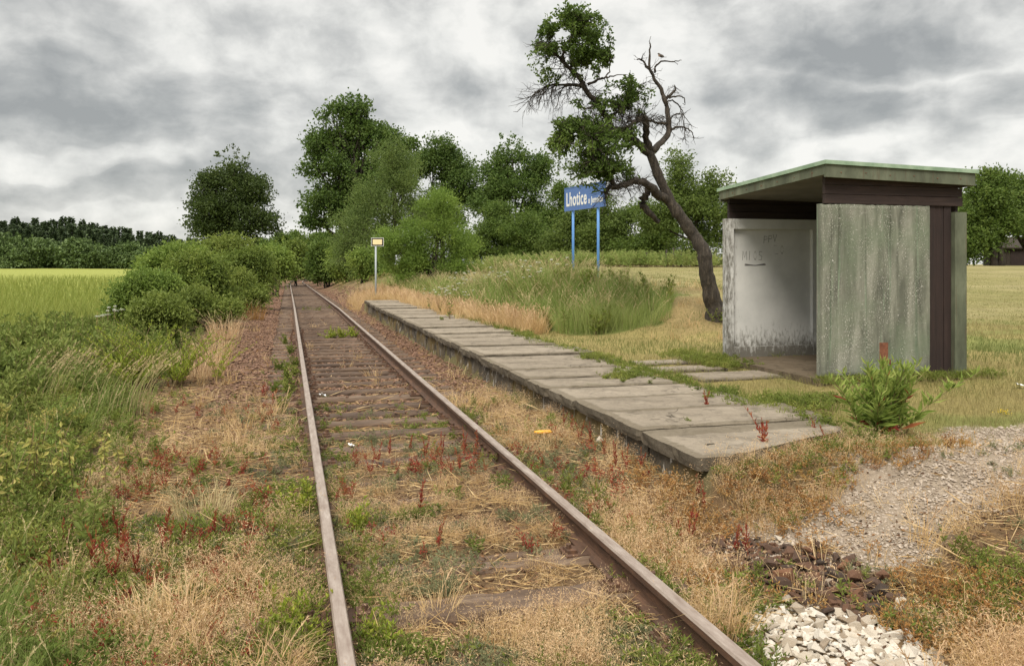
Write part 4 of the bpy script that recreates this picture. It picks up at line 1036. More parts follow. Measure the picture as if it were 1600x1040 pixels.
mb = MB(); inst_many(mb, orp, onground(X, Y), .6 + .7 * RNG.random(len(X)), tilt=.2); kindof(mb.obj('orange_ground_weeds', [M['stem'], M['orange']]), 'stuff')

# mown lawn round the shelter and on the meadow
def offslab(X, Y):
    s_ = (X > 2.6) & (X < 4.12 + .25 * (fbm(X * 0 + 1.3, Y * 1.6, 101) - .5)) & (Y > 5.0) & (Y < YE)
    f_ = (X > 5.85) & (X < 7.95) & (Y > 8.25) & (Y < 10.6)
    pv = np.zeros_like(s_)
    for o in bpy.data.objects:
        if o.name.startswith('paving_slab'):
            lx, ly = o.location.x, o.location.y; pv |= (X > lx + .03) & (X < lx + 1.2) & (Y > ly + .03) & (Y < ly + .50)
    return ~(s_ | f_ | pv)
X, Y, D = frustum(190000, 4.5, 44, 1.1)
keep = (X > 2.9) & (Y > 4.7) & offslab(X, Y) & (RNG.random(len(X)) < (1 - .95 * z_gravel(X, Y))) & ~z_bank(X, Y); X, Y, D = X[keep], Y[keep], D[keep]; n = len(X)
mb = MB(); gr = np.clip(1.2 * fbm(X * .75, Y * .75, 103) - .35 + .6 * sst(.38, .62, fbm(X * .22, Y * .4, 107)) + .08 * z_meadow(X, Y) + .2 * z_meadow(X, Y) * (X < 11) + RNG.normal(0, .15, n), 0, 1)
hgt = (.035 + .045 * RNG.random(n)) * (1 + .7 * (fbm(X * 1.4, Y * 1.4, 104) > .55)) * np.where(Y > 15, .55, 1)
mb.blades(onground(X, Y), hgt, RNG.random(n) * 6.28, .2 + .8 * RNG.random(n), .0035 * np.clip(D / 7, .8, 3), 0, gr)
kindof(mb.obj('lawn_grass', [M['lawn']]), 'stuff')
# rough growth over the soil in front of the slanting end slab
n = 1500; X = RNG.uniform(2.72, 4.9, n); Y = RNG.uniform(4.35, 5.75, n); lim = 5.02 + .66 * np.clip((X - 2.80) / 1.6, 0, 1); keep = (Y < lim + .05 * (X > 3.4)) & (Y > lim - .62 + .2 * (fbm(X * 2, Y * 2, 106) - .5)); X, Y = X[keep], Y[keep]; k3 = RNG.random(len(X)); gN = sst(3.2, 3.9, X)
for nm, lo_, hi_, pr_, ms in (('end_dry_grass', 0, .45, fl, [M['straw'], M['fluff']]), ('end_orange_weeds', .45, .72, orp, [M['stem'], M['orange']]), ('end_green_weeds', .72, 1.01, lowp, [M['stem'], M['green']])):
    kk_ = np.clip(k3 + .22 * (gN - .35), 0, 1); w_ = (kk_ >= lo_) & (kk_ < hi_); mb = MB(); inst_many(mb, pr_, onground(X, Y)[w_], (.45 + .6 * RNG.random(len(X)))[w_] * (1 - .35 * sst(4.0, 4.6, X))[w_], tilt=.2); kindof(mb.obj(nm, ms), 'stuff')
# grass creeping over the slab edges and against the shelter foot
cl = [tuft(400 + i, 20, .09, .5, .0045, .07).arrays() for i in range(5)]; bl = [herb(420 + i, .07, 5, 7, .035, .5, .9, .06, .2, .0015).arrays() for i in range(4)]
pts = []
for i in range(620):
    y = RNG.uniform(5.2, 22); x = 4.22 + RNG.normal(0, .10) + .2 * (float(fbm(1.3, y * 1.6, 101)) - .5)
    if float(fbm(y * 1.2, 3, 105)) > .45 or RNG.random() < .25: pts.append((x, y, .385))
for i in range(420):
    y = 8.18 + RNG.normal(0, .07) if RNG.random() < .6 else 0; x = RNG.uniform(5.8, 8.2)
    if y == 0: x, y = RNG.uniform(5.3, 5.95), RNG.uniform(9.6, 10.7)
    pts.append((x, y, .36))
for (px, py, n_, s_) in ((1068, 562, 70, .2), (990, 592, 40, .18), (1200, 560, 190, .28), (1255, 640, 150, .25), (1110, 568, 60, .2), (930, 566, 36, .12), (976, 597, 30, .10)):
    x, y, z = gp(px, py)
    for _ in range(n_): pts.append((x + RNG.normal(0, s_), y + RNG.normal(0, s_ * .8), .385))
pts = np.array(pts); k_ = RNG.random(len(pts)) < .62; mb = MB()
inst_many(mb, cl, pts[k_], .5 + .7 * RNG.random(k_.sum()), tilt=.2); m2 = MB(); inst_many(m2, bl, pts[~k_], .6 + .8 * RNG.random((~k_).sum()))
kindof(mb.obj('edge_grass', [M['green'], M['straw']]), 'stuff'); kindof(m2.obj('clover', [M['stem'], M['green'], M['white_fl']]), 'stuff')

# tall uncut grass on the bank
tg = [tuft(440 + i, 26, .58, .42, .0065, .15, 0, None, 1).arrays() for i in range(6)]
tp_ = [tuft(460 + i, 16, .62, .4, .007, .12, 0, 0.1, 4).arrays() for i in range(4)]
X, Y, D = frustum(30000, 13, 46, .6); keep = z_bank(X, Y); X, Y, D = X[keep], Y[keep], D[keep]
edge = fbm(X * .9, Y * .9, 111)
sc = (.45 + .95 * fbm(X * 1.4, Y * 1.4, 113)) * np.clip(D / 20, .9, 1.25) * np.where(Y > 24, .75, 1) * (.25 + .75 * sst(8.6, 6.4, X + .5 * (edge - .5))) + .05
top = RNG.random(len(X)) < np.where(gz(X, Y) > 1.0, .16, .04)
mb = MB(); inst_many(mb, tg, onground(X, Y)[~top], sc[~top], rnd=np.clip(fbm(X * .6, Y * .6, 112)[~top] + RNG.normal(0, .12, (~top).sum()), 0, 1), tilt=.15)
inst_many(mb, tp_, onground(X, Y)[top], sc[top] * .95, rnd=RNG.random(top.sum()) * .5 + .5, tilt=.1)
kindof(mb.obj('tall_grass', [M['tallgrass'], M['plume']]), 'stuff')
# weeds mixed into the left part of the bank
bw = [herb(480 + i, .55, 4, 18, .11, .42, .35, .1, .4, .004).arrays() for i in range(5)]
X, Y, D = frustum(9000, 14, 40, .6); keep = z_bank(X, Y) & (RNG.random(len(X)) < .30 + .70 * sst(7.2, 5.2, X - .05 * (Y - 20)) * sst(.35, .6, fbm(X * .8, Y * .8, 117))) ; X, Y = X[keep], Y[keep]
mb = MB(); inst_many(mb, bw, onground(X, Y), .7 + .5 * RNG.random(len(X))); kindof(mb.obj('bank_weeds', [M['stem'], M['green']]), 'stuff')
# dry grass along the back edge and the far end of the platform
dg = [tuft(500 + i, 26, .38, .4, .006, .12, 0, None, 3).arrays() for i in range(5)]
pts = []
for i in range(1500):
    y = RNG.uniform(15.5, 42); e = np.interp(y, [15.5, 18, 22, 27, 31, 42], [4.75, 4.55, 4.35, 4.2, 3.9, 4.2]); x = e + RNG.normal(0, .22) + (RNG.uniform(-1.2, .6) if y > 30.6 else 0)
    if x > 3.7 or y > 30.3: pts.append((x, y, float(gz(x, y))))
pts = np.array(pts); mb = MB(); inst_many(mb, dg, pts, .5 + .6 * RNG.random(len(pts)), tilt=.2); kindof(mb.obj('dry_verge_grass', [M['straw'], M['fluff']]), 'stuff')
# embankment beyond the platform: sparse dry tufts
X, Y, D = frustum(3500, 31, 85, .8); Xr = X - curve_off(Y); keep = (Xr > 3.3) & (Xr < 9) & (Y > 32); X, Y, D = X[keep], Y[keep], D[keep]
mb = MB(); inst_many(mb, dg, onground(X, Y), .5 + .5 * RNG.random(len(X)) * np.clip(D / 40, 1, 2), tilt=.2); kindof(mb.obj('embankment_grass', [M['lawn'], M['straw']]), 'stuff')

# left side: rank weeds
uw = [herb(520 + i, .64, 4, 22, .13, .42, .3, .12, .35, .004).arrays() for i in range(5)]
ul = [herb(540 + i, .32, 6, 13, .085, .55, .65, .14, .25, .003).arrays() for i in range(6)]
ug = [tuft(560 + i, 26, .50, .45, .005, .14, 0, .3, 1).arrays() for i in range(5)]
X, Y, D = frustum(24000, 3.0, 46, 1.05, m=.74); LSX, LSY = gp(246, 605)[:2]; clr = seg_dist(X, Y, [(LSX, LSY), (LSX * .86, LSY * .86)]) > .42; wz = clr * z_weeds(X, Y) * (1 - z_field(X, Y) * sst(-5.8, -6.8, X)); keep = RNG.random(len(X)) < wz * np.where(Y < 9, .85, 1); X, Y, D = X[keep], Y[keep], D[keep]
hN = fbm(X * .45, Y * .45, 121); tall = sst(2.3, 5.2, -X + .10 * np.clip(Y - 6, 0, 20)) * .9 + .05
cls = RNG.random(len(X)); grassy = fbm(X * .55 + 4, Y * .55, 123)
isg = cls < np.where(grassy > .55, .38, .07); ist = (~isg) & (RNG.random(len(X)) < tall * sst(.25, .6, hN + .12))
isl = ~(isg | ist)
lump = fbm(X * 1.15, Y * 1.15, 127); sc = (.25 + .55 * hN + .75 * sst(.35, .7, lump)) * np.clip(D / 11, .85, 1.2) * (sst(-7.5, -5.2, X) ** .5 * .95 + .05) * np.interp(D, [5, 9, 13, 20, 30], [1.0, 1.2, 1.0, .65, .5]); sc = np.minimum(sc, 1.75)
mb = MB()
inst_many(mb, uw, onground(X, Y)[ist], (sc * (.62 + .55 * tall))[ist], rnd=np.clip(fbm(X * .5, Y * .5, 124)[ist] * 1.2 - .1, 0, 1))
kindof(mb.obj('tall_undergrowth', [M['stem'], M['dgreen']]), 'stuff')
mb = MB(); inst_many(mb, ul, onground(X, Y)[isl], (sc * (.55 + .6 * tall))[isl], rnd=np.clip(fbm(X * .6, Y * .6, 125)[isl] * 1.3 - .1, 0, 1), tilt=.25)
kindof(mb.obj('low_undergrowth', [M['stem'], M['green']]), 'stuff')
mb = MB(); inst_many(mb, ug, onground(X, Y)[isg], (sc * (.5 + .45 * tall))[isg], rnd=fbm(X * .6, Y * .6, 126)[isg], tilt=.15)
kindof(mb.obj('rank_grass', [M['tallgrass'], M['plume']]), 'stuff')
# leafy clumps standing out of the rank growth, some lime, some yellowing, with dead stalks between
cp_ = [herb(570 + i, .42, 15, 16, .085, (.5, .35, .6, .45)[i % 4], .6, .20, .35, .004).arrays() for i in range(8)]
X, Y, D = frustum(3600, 3.0, 30, 1.1, m=.74); keep = (seg_dist(X, Y, [(LSX, LSY), (LSX * .86, LSY * .86)]) > .5) & (RNG.random(len(X)) < z_weeds(X, Y) * .48 * (1 - z_field(X, Y))); X, Y, D = X[keep], Y[keep], D[keep]
tl = sst(2.0, 5.0, -X + .08 * np.clip(Y - 6, 0, 20)); sc = (.45 + .75 * RNG.random(len(X))) * (.7 + .8 * tl) * np.interp(D, [4, 10, 16, 26], [.8, 1.0, .8, .6]); kd = RNG.random(len(X)) + .5 * (fbm(X * .5, Y * .5, 128) - .5)
for nm, lo_, hi_, ms in (('dark_weed_clumps', -1, .38, [M['stem'], M['dgreen']]), ('green_weed_clumps', .38, .68, [M['stem'], M['green']]), ('lime_weed_clumps', .68, .84, [M['stem'], M['bright_green']]), ('yellow_weed_clumps', .84, 2, [M['stem'], M['yellow']])):
    w_ = (kd >= lo_) & (kd < hi_); mb = MB(); inst_many(mb, cp_, onground(X, Y)[w_], sc[w_], tilt=.2); kindof(mb.obj(nm, ms), 'stuff')
X, Y, D = frustum(9000, 3.0, 26, 1.1, m=.74); keep = (RNG.random(len(X)) < .5 * z_weeds(X + .5, Y) * (fbm(X * .8, Y * .8, 129) > .46) * (1 - z_field(X, Y))); X, Y, D = X[keep], Y[keep], D[keep]; n = len(X)
hh_ = (.2 + .4 * RNG.random(n)) * (.6 + .6 * sst(2, 5, -X)); a = RNG.random(n) * 6.28; ln = RNG.random(n) ** 2 * 1.2; b0 = onground(X, Y); s5 = np.linspace(0, 1, 4)
T_ = b0[:, None] + np.stack([np.cos(a)[:, None] * (ln * hh_)[:, None] * s5 ** 1.7, np.sin(a)[:, None] * (ln * hh_)[:, None] * s5 ** 1.7, hh_[:, None] * (s5 - .35 * np.clip(ln, 0, 1)[:, None] * s5 ** 3)], 2)
mb = MB(); mb.twigs(T_, np.outer(np.clip(D / 6, 1, 2.5), [.0026, .0022, .0018, .001]), 0, RNG.random(n)); kindof(mb.obj('dead_stalks', [M['straw']]), 'stuff')
# grain field: upper stalks of the standing crop
X, Y, D = frustum(90000, 16, 120, 1.6, m=.75); keep = RNG.random(len(X)) < z_field(X, Y) * (X < -5.6); X, Y, D = X[keep], Y[keep], D[keep]; n = len(X)
mb = MB(); mb.blades(onground(X, Y), .55 + .25 * RNG.random(n), RNG.random(n) * 6.28, .15 + .3 * RNG.random(n), .012 * np.clip(D / 18, 1, 4), 0, np.clip(.55 + .3 * (fbm(X * .2, Y * .05, 131) - .5) + RNG.normal(0, .15, n), 0, 1))
M['grain'] = foliage('grain_stalk', [(0, (.15, .20, .04)), (.5, (.24, .28, .065)), (1, (.34, .34, .10))], .3)
kindof(mb.obj('grain_crop', [M['grain']]), 'stuff')

# ------------------------------------------------------------------ plants that stand out, each a thing
def plant(name, mb, mats, loc, label, cat, group=None, rz=None, sc=1.0):
    o = mb.obj(name, mats); o.location = loc; o.rotation_euler = (0, 0, random.random() * 6.28 if rz is None else rz); o.scale = (sc,) * 3
    return tag(o, label, cat, group)
def pxplants(name, protos, mats, spots, label, cat, group, hpx=None):
    ms = [p.mesh(name, mats) for p in protos]
    for i, sp in enumerate(spots):
        x, y, z = gp(sp[0], sp[1]); o = bpy.data.objects.new(name, ms[i % len(ms)]); C.objects.link(o)
        o.location = (x, y, z - .005); o.rotation_euler = (random.uniform(-.1, .1), random.uniform(-.1, .1), random.random() * 6.28)
        s_ = sp[2] if len(sp) > 2 else random.uniform(.75, 1.15); o.scale = (s_,) * 3
        tag(o, label, cat, group)
RW = [herb(600 + i, .30, 2, 26, .05, .26, .2, .02, .75, .0035, lo=.2) for i in range(5)]
mr = [M['red'], M['red'], M['red']]
pxplants('red_willowherb', RW, mr, [(186, 860, 1), (158, 905, 1.15), (178, 915, 1), (142, 892, .8), (254, 850, 1), (215, 910, .8), (123, 800, .9), (262, 870, .8), (65, 885, .8), (330, 845, .9), (98, 870, .8), (230, 935, .7), (200, 890, .9), (285, 860, .8), (75, 915, .9), (310, 880, .6), (170, 845, .8)],
         'red stemmed willowherb among the low weeds left of the track', 'weed', 'red weeds left of the track')
pxplants('red_willowherb', RW, mr, [(655, 808, .9), (683, 862, .8), (590, 728, .8), (725, 712, .9), (745, 706, .9), (690, 715, .8), (705, 745, .7), (580, 745, .7), (560, 735, .7), (640, 705, .7), (665, 720, .8), (720, 740, .8), (610, 715, .7)],
         'red weed sprouting between the two rails', 'weed', 'red weeds between the rails')
pxplants('red_willowherb', RW, mr, [(962, 735, .8), (1000, 735, .7), (1080, 850, .9), (1170, 872, .9), (1065, 860, .8), (925, 700, .8), (980, 700, .8), (905, 690, .7), (945, 715, .7), (1150, 865, .8), (1100, 745, .6), (880, 665, .7)],
         'red green weed in the dry strip between rail and platform', 'weed', 'red weeds beside the platform')
for px, py, z_, s_, lab in ((1196, 700, .36, .95, 'tall dark red weed growing at the platform end corner'), (1105, 634, .395, .62, 'small branching red weed in a joint on top of the platform'),
                       (1271, 676, .37, .5, 'thin red weed at the far corner of the end slab'), (1290, 690, .36, .5, 'short red weed in grass behind the end slab')):
    d = (EYE - z_) * FPX / (py - HZ); x, y = at(px, d)
    plant('red_weed', herb(px, .34, 3 if s_ > .6 else 2, 34, .055, .28, .35, .03, .8, .004, lo=.1), mr, (x, y, z_ - .02), lab, 'weed', None, None, s_)
GW = [herb(620 + i, .24, 4, 24, .05, .24, .25, .05, .7, .003) for i in range(4)]
mg = [M['stem'], M['green'], M['white_fl'], M['red']]
pxplants('green_willowherb', GW, mg, [(888, 775, 1), (880, 770, .8), (932, 800, 1), (955, 815, .8), (985, 850, .9), (1015, 850, .8), (1045, 860, .8), (935, 780, .7), (905, 765, .7), (740, 640, .9), (722, 655, .8), (755, 660, .8), (860, 640, .6)],
         'upright green willowherb along the outer side of the right rail', 'weed', 'green weeds along the right rail')
LB = [herb(640 + i, .26, 7, 20, .06, .42, .6, .07, .45, .003) for i in range(4)]
pxplants('lime_herb', LB[:2], [M['stem'], M['lime'], M['white_fl']], [(470, 810, 1.1)], 'bright lime green bushy plant against the left rail', 'plant', None)
pxplants('leafy_herb', LB, [M['stem'], M['lime'], M['white_fl']], [(560, 838, .75), (545, 820, .7), (440, 1000, .9), (480, 985, .8), (420, 965, .7), (500, 1010, .6), (585, 1000, .7), (600, 1020, .7)],
         'light green leafy herb close to the left rail in the foreground', 'plant', 'leafy herbs near the left rail')
pxplants('green_clump', LB, mg, [(450, 600, 1.3), (465, 590, 1), (440, 580, 1.1), (455, 555, 1.1), (450, 620, 1.2), (437, 640, 1), (462, 575, 1.), (430, 615, 1), (446, 540, 1.1)],
         'green weed clump in a row along the outside of the left rail', 'plant', 'green clumps outside the left rail')
pxplants('spreading_plant', [herb(650 + i, .30, 12, 18, .07, .4, .8, .16, .4, .003) for i in range(3)], [M['stem'], M['lime'], M['white_fl']], [(516, 530, 1.0), (535, 530, 1.2), (552, 528, 1.0)], 'pale green plant spreading over the sleepers between the rails', 'plant', 'pale plants spreading between the rails')
pxplants('green_clump', [herb(660 + i, .2, 8, 12, .06, .4, .7, .2, .4, .003) for i in range(2)], mg, [(480, 487, 1.2), (498, 487, 1.1), (515, 484, 1)], 'low green clump across the track in the distance', 'plant', 'distant green clumps on the track')
# big bushy willowherb by the shelter
x, y, z = gp(1378, 685)
bp = thing('evening_primrose', 'bushy green plant with narrow leaves reddening at the base in front of the shelter', 'plant', (x, y, z))
bp.scale = (1.15, 1.15, 1.0)
full = herb(701, .64, 26, 64, .14, .20, .55, .14, .55, .005, lo=.12, redlow=.15, mix=.02); v, t_, m_, r_ = full.arrays()
for nm, sl in (('stems', (0,)), ('foliage', (1,)), ('red_leaves', (3,))):
    w = np.isin(m_, sl); u_, inv = np.unique(t_[w], return_inverse=True); mb = MB(); mb.add(v[u_], inv.reshape(-1, 3), 0, r_[u_])
    mb.obj(nm, {'stems': M['stem'], 'foliage': M['bright_green'], 'red_leaves': M['red']}[nm], bp)
# left-hand standouts
x, y, z = gp(55, 770)
yl = thing('yellow_leaved_weed', 'weed patch with broad drooping yellowed leaves at the left edge', 'plant', (x, y, z))
mbs, mbl = MB(), MB(); rg = np.random.default_rng(31)
for i in range(60):
    bx, by = rg.normal(0, .30), rg.normal(0, .22); st = curve_stem(rg, rg.uniform(.26, .48), rg.uniform(.1, .5), 5, (bx, by)); mbs.twigs(st[None], np.linspace(.004, .002, 5)[None], 0)
    k_ = 13; f = rg.uniform(.2, 1, k_); ii = np.clip((f * 4).astype(int), 0, 3); c = st[ii] + (st[ii + 1] - st[ii]) * (f * 4 - ii)[:, None]; a = rg.random(k_) * 6.28
    mbl.leaves(c, np.stack([np.cos(a), np.sin(a), rg.normal(-.5, .5, k_)], 1), .060 * rg.uniform(.6, 1.2, k_), .026, 0, None, rg)
mbs.obj('stem_cluster', M['stem'], yl); mbl.obj('leaves', M['yellow'], yl)
for px, py, h, n_, mat, lab in ((255, 985, .20, 260, 'straw', 'golden dry grass tuft in the left foreground'), (322, 812, .22, 160, 'plume', 'yellowish grass tuft with bent seed heads left of the rail'),
                              (352, 530, .55, 260, 'fluff', 'tall tan dry grass clump below the hedge beside the track'), (312, 590, .45, 220, 'fluff', 'tan dry grass clump next to the lime green shrub'), (395, 500, .5, 200, 'orange', 'rusty brown dead clump under the hedge edge'), (330, 560, .4, 160, 'straw', 'pale straw clump between the lime shrub and the track')):
    x, y, z = gp(px, py); mb = tuft(px, n_, h, .55, .0045 if py > 700 else .008, .2 if py > 700 else .35, 0, None, 10); plant('dry_grass_tuft', mb, [M[mat], M['plume']], (x, y, z), lab, 'grass tuft')
x, y, z = gp(75, 640)
plant('plume_grass', tuft(77, 70, .6, .5, .006, .45, 0, 0.0, 46), [M['tallgrass'], M['plume']], (x, y, z), 'tall grass with pale seed plumes bowed to the right above the left weeds', 'grass tuft', None, 0)
x, y, z = gp(180, 650)
plant('plume_grass', tuft(79, 60, .55, .55, .006, .4, 0, -.1, 40), [M['tallgrass'], M['plume']], (x, y, z), 'grass tuft with cream seed heads leaning over beside the lime green shrub', 'grass tuft', None, 0)
UM = [umbel(720 + i, .75) for i in range(4)]
mu = [M['stem'], M['green'], M['white_fl']]
um = [p.mesh('umbellifer', mu) for p in UM]
for px, d, gr in [(672, 24, 0), (690, 24, 0), (700, 22.5, 0), (712, 23, 0), (722, 24, 0), (735, 24.5, 0), (705, 20, 0), (745, 23.5, 0), (728, 21.5, 0), (760, 23, 0), (685, 22, 0), (830, 20, 0), (842, 19, 0), (815, 21.5, 0), (870, 19, 0), (716, 26, 0), (732, 26, 0), (800, 20, 0), (780, 22, 0)]:
    x, y = at(px + random.uniform(-3, 3), d); z = float(gz(x, y)); o = bpy.data.objects.new('umbellifer', um[random.randrange(4)]); C.objects.link(o)
    o.location = (x, y, z); o.rotation_euler = (0, 0, random.random() * 6); o.scale = (random.uniform(.9, 1.2),) * 3; tag(o, 'white flowered umbellifer in the tall grass on the platform bank', 'wildflower', 'white umbellifers on the bank')
for px, d in [(168, 17), (178, 17.5)]:
    x, y = at(px, d); z = float(gz(x, y)); o = bpy.data.objects.new('umbellifer', um[random.randrange(4)]); C.objects.link(o)
    o.location = (x, y, z); o.scale = (1.3, 1.3, 1.3); tag(o, 'white flowering umbellifer at the field edge left of the hedge', 'wildflower', 'white umbellifers at the field edge')
for px, py in ((1562, 648), (1572, 650)):
    x, y, z = gp(px, py); plant('dandelion', herb(px, .05, 2, 5, .03, .4, .4, .02, .2, .0015, flower=12), [M['stem'], M['green'], M['yellow_fl']], (x, y, z), 'tiny yellow flower in the lawn right of the bushy plant', 'wildflower', 'yellow flowers in the lawn')
# small weeds growing in the slab joints
for i, (px, py, s_) in enumerate(((935, 566, .7), (975, 597, .8), (1015, 598, .5), (1075, 660, .5), (1135, 626, .5), (690, 500, 1), (715, 497, .8), (735, 500, .7), (820, 523, .9))):
    d = (EYE - .40) * FPX / (py - HZ); x, y = at(px, d)
    plant('joint_weed', herb(800 + i, .10, 6, 9, .05, .35, .8, .06, .3, .002), mg, (x, y, .395), 'low green weed rooted in a joint of the platform slabs', 'weed', 'weeds in the platform joints', None, s_)

# ------------------------------------------------------------------ trees and bushes
def Bl(px, py, rx, ry, d, w=1.0):
    x, y, z = P(px, py, d); k = d / FPX
    return (x, y, z, rx * k, (rx + ry) * .5 * k, ry * k, w)
def crown(blobs, nclus, per, sd, L, lw, rng, droop=0., shell=.5, mat=0, gap=.25):
    B = np.array(blobs); wt = B[:, 3] * B[:, 5] * B[:, 6]; k = rng.choice(len(B), nclus, p=wt / wt.sum())
    u = rng.normal(size=(nclus, 3)); u /= np.linalg.norm(u, axis=1)[:, None]
    # boughs: every lobe carries its own smaller leaf masses, so the outline is lumpy and the sky shows between them
    nb_ = 12; bu = rng.normal(size=(len(B), nb_, 3)); bu /= np.linalg.norm(bu, axis=2)[..., None]; br = rng.uniform(.35, .92, (len(B), nb_)); bs = rng.uniform(.30, .55, (len(B), nb_))
    j = rng.integers(0, nb_, nclus); r = shell + (1 - shell) * rng.random(nclus)
    c = B[k, :3] + (bu[k, j] * br[k, j][:, None] + u * (r * bs[k, j])[:, None]) * B[k, 3:6]
    u = u * .5 + bu[k, j] * .5
    keep = vn(c[:, 0] / (sd * 5) + c[:, 1] / (sd * 7), c[:, 2] / (sd * 5), 9) > gap; c, u, k = c[keep], u[keep], k[keep]
    cc = np.repeat(c, per, 0) + rng.normal(0, sd, (len(c) * per, 3)) * np.array([1, 1, .7])
    dd = np.repeat(u, per, 0) * .6 + rng.normal(0, .7, (len(cc), 3)); dd[:, 2] -= droop
    ns = int(34 * len(B)); kb = rng.choice(len(B), ns, p=wt / wt.sum()); jb = rng.integers(0, nb_, ns); us = rng.normal(size=(ns, 3)); us[:, 2] = np.abs(us[:, 2]) * .7; us /= np.linalg.norm(us, axis=1)[:, None]
    s0 = B[kb, :3] + (bu[kb, jb] * br[kb, jb][:, None] + us * bs[kb, jb][:, None] * .85) * B[kb, 3:6]
    ln = B[kb, 3:6].mean(1) * rng.uniform(.12, .42, ns); sdv = us + bu[kb, jb] * .4 + np.array([0, 0, .45 - droop]) + rng.normal(0, .25, (ns, 3)); sdv /= np.linalg.norm(sdv, axis=1)[:, None]
    np_ = 12; ff = rng.random((ns, np_)); cs = (s0[:, None] + sdv[:, None] * (ff * ln[:, None])[..., None]).reshape(-1, 3) + rng.normal(0, sd * .22, (ns * np_, 3)); ds = np.repeat(sdv, np_, 0) + rng.normal(0, .6, (ns * np_, 3))
    cc = np.vstack([cc, cs]); dd = np.vstack([dd, ds])
    mb = MB(); LL = L * rng.uniform(.6, 1.3, len(cc)); rn = np.clip(np.concatenate([np.repeat(rng.random(len(c)), per), np.repeat(rng.random(ns) * .6 + .4, np_)]) * .6 + rng.random(len(cc)) * .4, 0, 1)
    mb.leaves(cc, dd, LL, LL * lw, mat, rn, rng); return mb, c, k
def skeleton(blobs, base, rt, clus, kk, rng, split=.25, nsub=7, trunks=1):
    mb = MB(); B = np.array(blobs); cx = B[:, :3].mean(0); H = B[:, 2].max() - base[2]
    for q_ in range(trunks):
        b0 = np.array(base) + (0 if trunks == 1 else 1) * np.array([rng.normal(0, rt * 3), rng.normal(0, rt * 3), 0]); n = 9; s = np.linspace(0, 1, n)
        topp = B[np.argmax(B[:, 2] + rng.normal(0, .2 * H, len(B)))][:3]
        tr = b0[None] * (1 - s)[:, None] + topp[None] * s[:, None]; tr[:, :2] += np.cumsum(rng.normal(0, .012 * H, (n, 2)), 0); tr[0] = b0 - [0, 0, .4]
        mb.tube(tr, rt * (1 - .85 * s) * (1 + .5 * (s == 0)), 8)
        for i in range(len(B)):
            f = np.clip(split + rng.random() * .45, .1, .85); j = f * (n - 1); a = int(j); st = tr[a] + (tr[a + 1] - tr[a]) * (j - a); e = B[i, :3]
            ss = np.linspace(0, 1, 6)[:, None]; md = (st + e) / 2 + np.array([0, 0, -.06 * np.linalg.norm(e - st)]) + rng.normal(0, .03, 3) * np.linalg.norm(e - st)
            pth = (1 - ss) ** 2 * st + 2 * ss * (1 - ss) * md + ss ** 2 * e
            r0 = rt * (1 - .85 * f) * .62; mb.tube(pth, np.linspace(r0, r0 * .3, 6), 6)
            w = np.where(kk == i)[0]
            if len(w) == 0: continue
            sel = rng.choice(w, min(nsub, len(w)), replace=False); tgt = clus[sel]; f2 = rng.uniform(.3, .95, len(sel))
            i0 = np.clip((f2 * 5).astype(int), 0, 4); s0 = pth[i0] + (pth[i0 + 1] - pth[i0]) * (f2 * 5 - i0)[:, None]; m2 = (s0 + tgt) / 2 + rng.normal(0, .08, s0.shape) * np.linalg.norm(tgt - s0, axis=1)[:, None]
            mb.twigs(np.stack([s0, m2, tgt], 1), np.outer(np.ones(len(sel)), [r0 * .32, r0 * .2, r0 * .07]))
    return mb
def tree(name, label, cat, px, d, blobs, mat, nclus=700, per=16, sd=None, L=None, lw=.6, rt=.25, seed=1, group=None, droop=.1, shell=.45, gap=.25, trunks=1, split=.25, nsub=8, bark='bark_dark'):
    rng = np.random.default_rng(seed); x, y = at(px, d); z = float(gz(x, y)); b = np.array([x, y, z])
    bl_ = [tuple(np.array(q_[:3]) - b) + tuple(q_[3:]) for q_ in blobs]
    sd = sd or .0055 * d; L = L or .0032 * d
    root = thing(name, label, cat, (x, y, z), group)
    if d > 30: per, L = int(per * 1.4), L * .8
    cm, cl_, kk = crown(bl_, int(nclus * 1.45), per, sd, L, lw, rng, droop, shell, gap=gap)
    skeleton(bl_, (0, 0, 0), rt, cl_, kk, rng, split, nsub, trunks).obj('trunk' if cat == 'tree' else 'stems', M[bark], root, smooth=True)
    cm.obj('crown' if cat == 'tree' else 'foliage', M[mat], root); return root
def bl(d, *a): return [Bl(*q_[:4], d + (q_[4] if len(q_) > 4 else 0)) for q_ in a]

tree('oak_tree', 'dark round crowned tree standing alone left of the track', 'tree', 368, 75, bl(75, (362, 272, 34, 32), (338, 300, 38, 34), (392, 302, 36, 34), (318, 330, 30, 28), (412, 332, 28, 26), (366, 330, 52, 36), (340, 358, 40, 20), (396, 358, 34, 18), (366, 256, 20, 16)), 'oak', 900, 16, .38, .27, .7, .42, 1, split=.15, gap=.3)
tree('poplar_tree', 'tallest dark green tree right of the distant track', 'tree', 556, 85, bl(85, (546, 178, 30, 28), (518, 182, 18, 18), (566, 170, 13, 18), (515, 222, 34, 30), (570, 218, 45, 38), (498, 258, 26, 24), (545, 262, 50, 42), (604, 222, 22, 28), (505, 312, 35, 32), (560, 325, 45, 45), (615, 275, 40, 45), (495, 345, 24, 14), (634, 225, 14, 22)), 'poplar', 1200, 16, .40, .36, .7, .5, 2, split=.12, gap=.28)
tree('pale_willow_tree', 'grey green soft leaved tree in front of the tallest tree', 'tree', 600, 60, bl(60, (612, 252, 36, 38), (585, 310, 45, 42), (632, 292, 32, 42), (560, 365, 42, 42), (612, 372, 52, 46), (540, 400, 28, 28), (648, 340, 30, 40)), 'willow', 1100, 18, .30, .22, .3, .22, 3, droop=-.35, shell=.35, gap=.2, trunks=3)
